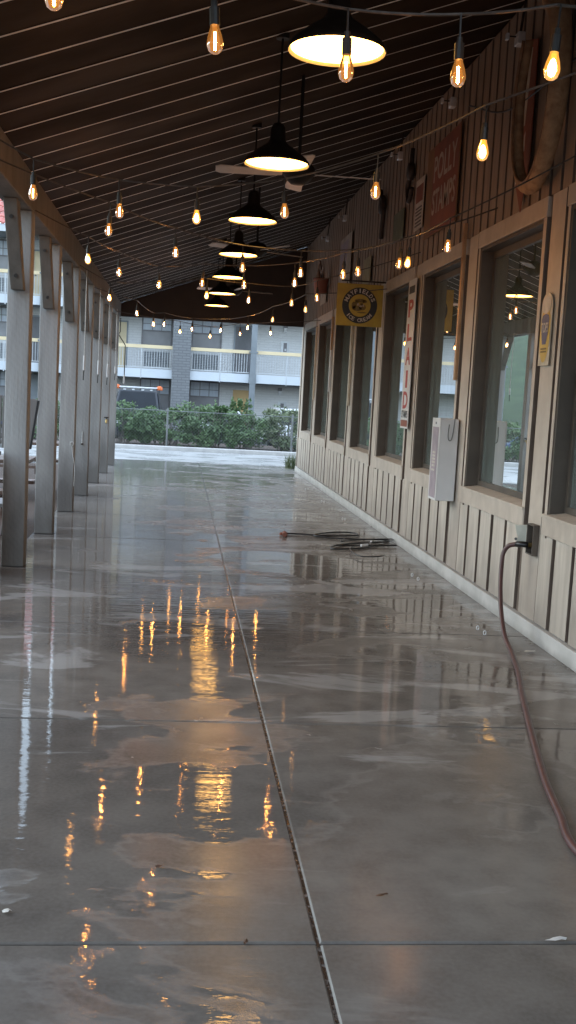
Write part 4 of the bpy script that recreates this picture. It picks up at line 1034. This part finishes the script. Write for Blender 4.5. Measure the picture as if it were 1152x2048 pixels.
def mgrill(x0, x1, z0, z1):
    q = MB()
    q.box(x0,x1,YWL-.02,YWL-.002,z0,z1,1)
    z = z0+.04
    while z < z1-.03: q.box(x0+.02,x1-.02,YWL-.06,YWL-.021,z,z+.025); z += .075
    q.build('vent_grill', [M_grill, M_steel], mt)
def mdoor(x0, x1, z0, z1, mat_):
    f = MB(); f.box(x0-.07,x0-.001,YWL-.05,YWL-.001,z0,z1); f.box(x1+.001,x1+.07,YWL-.05,YWL-.001,z0,z1); f.box(x0-.07,x1+.07,YWL-.05,YWL-.001,z1+.001,z1+.07)
    f.build('door_frame', M_steel if mat_ is not M_doory else M_brick, mt)
    d_ = MB(); d_.box(x0,x1,YWL-.035,YWL-.003,z0,z1)
    for zz0, zz1 in ((z0+.2,z0+.85),(z0+1.0,z1-.2)):
        for xx0, xx1 in ((x0+.12,(x0+x1)/2-.06),((x0+x1)/2+.06,x1-.12)): d_.box(xx0,xx1,YWL-.043,YWL-.036,zz0,zz1)
    dd = d_.build('door', mat_, mt)
    h_ = MB(); h_.box(x0+.05,x0+.11,YWL-.10,YWL-.036,z0+1.0,z0+1.06); h_.build('handle', M_bolt, dd)
G = -.46
for zb in (G, 2.47, 5.40):
    d2 = zb-2.47
    up = zb > 0
    for x0, x1 in ((-1.85,-.57),(.45,1.73),(-8.85,-7.95),(7.0,8.2)):
        if up or True: mwin(x0,x1,3.62+d2,4.93+d2-(.05 if zb == 2.47 else 0))
        if up: mgrill(x0+.05,x1-.05,2.62+d2,3.3+d2)
    mdoor(2.42,3.30,zb,zb+2.2,M_doory if not up else M_doord)
    if up: mdoor(-3.0,-2.60,zb,zb+2.1,M_doorc)
    if zb > 5: mdoor(-6.85,-5.95,zb,zb+2.1,M_doorc)
    elif up: mdoor(-6.95,-6.05,zb,zb+2.1,M_doord)
    else:
        q = MB(); q.box(-7.0,-5.7,YWL-.04,YWL-.002,zb,zb+2.45)
        for k in range(10): q.box(-6.98,-5.72,YWL-.055,YWL-.041,zb+.04+k*.24,zb+.24+k*.24)
        q.build('roller_door', M_steel, mt)
for x, z in ((4.74,4.66),(4.62,1.72),(-3.3,4.66)):
    q = MB(); q.box(x-.09,x+.09,YWL-.12,YWL-.002,z+.08,z+.22,1); q.box(x-.07,x+.07,YWL-.11,YWL-.01,z-.12,z+.079,0); q.build('wall_lamp', [M_light, M_wframe], mt)
for z0, z1 in ((3.54,4.12),(.55,1.30)):
    q = MB(); q.box(4.56,4.96,YWL-.05,YWL-.002,z0,z1); f_ = q.build('notice_frame', M_rail, mt)
    q = MB(); q.box(4.68,4.84,YWL-.056,YWL-.051,z0+.08,z1-.08); q.build('picture', M_wframe, f_)
    q = MB(); q.box(4.74,4.82,YWL-.06,YWL-.0565,z0+.12,z0+(z1-z0)*.4); q.build('picture_patch', M_rail, f_)

# trees on the bank (mirrored in the windows)
for i, (x, y, h_) in enumerate([(-26,72,7.5),(-40,48,8.5),(-18,92,8.0)]):
    zb = -.52+min(9, max(0,-x*.75+y*.35-22)*.30)
    t = thing('broadleaf_tree', (x,y,zb), 'broadleaf tree on the grass bank left of the porch, %s of three' % ['middle','tallest','farthest'][i], 'tree')
    m = MB(); m.tube([(x,y,zb-.8),(x+.1,y,zb+h_*.3),(x+.2,y+.1,zb+h_*.6)], .28, 8, r1=.1)
    for q in range(6):
        a = q*1.05; m.tube([(x+.1,y,zb+h_*.3+q*.25),(x+1.6*math.cos(a),y+1.6*math.sin(a),zb+h_*.55+q*.3)], .10, 6, r1=.03)
    m.build('trunk', M_bark, t)
    m = MB(); leafcloud(m, 2600, (x,y,zb+h_*.62), (2.4,2.4,h_*.32), .22, clumps=30); m.build('crown', M_leaf, t)

# ================================================================ LIGHT
w = bpy.data.worlds.new('World'); scene.world = w; w.use_nodes = True
nd, lk = w.node_tree.nodes, w.node_tree.links
bg = nd.get('Background') or nd.new('ShaderNodeBackground')
sky = nd.new('ShaderNodeTexSky'); sky.sky_type = 'NISHITA'; sky.sun_disc = False
SUN_EL, SUN_ROT = R_(28), R_(-70)
sky.sun_elevation = SUN_EL; sky.sun_rotation = SUN_ROT; sky.air_density = 1.6; sky.dust_density = 2.0; sky.ozone_density = 2.0
tn = nd.new('ShaderNodeMix'); tn.data_type = 'RGBA'; tn.blend_type = 'MULTIPLY'; tn.inputs[0].default_value = 1; tn.inputs[7].default_value = (.78,.94,1.10,1)
lk.new(sky.outputs[0], tn.inputs[6]); lk.new(tn.outputs[2], bg.inputs[0]); bg.inputs[1].default_value = .20
bg2 = nd.new('ShaderNodeBackground'); bg2.inputs[0].default_value = (.84,.98,1.13,1); bg2.inputs[1].default_value = 1.8   # thin even cloud
ads = nd.new('ShaderNodeAddShader'); wo = [n_ for n_ in nd if n_.type == 'OUTPUT_WORLD'][0]
lk.new(bg.outputs[0], ads.inputs[0]); lk.new(bg2.outputs[0], ads.inputs[1]); lk.new(ads.outputs[0], wo.inputs[0])
sl = bpy.data.lights.new('sun', 'SUN'); sl.energy = .5; sl.angle = R_(40); sl.color = (1,.96,.9)
so = bpy.data.objects.new('sun', sl); COL.objects.link(so)
dirv = Vector((math.sin(SUN_ROT)*math.cos(SUN_EL), math.cos(SUN_ROT)*math.cos(SUN_EL), math.sin(SUN_EL)))
so.rotation_euler = dirv.to_track_quat('Z','Y').to_euler(); so.location = (-10,-10,20)

scene.view_settings.view_transform = 'Standard'; scene.view_settings.look = 'None'; scene.view_settings.exposure = 0
cy = scene.cycles
cy.use_denoising = True; cy.denoiser = 'OPENIMAGEDENOISE'
cy.max_bounces = 8; cy.diffuse_bounces = 4; cy.glossy_bounces = 4; cy.transparent_max_bounces = 12; cy.transmission_bounces = 4
cy.sample_clamp_indirect = 6; cy.caustics_reflective = False; cy.caustics_refractive = False
cy.use_light_tree = True
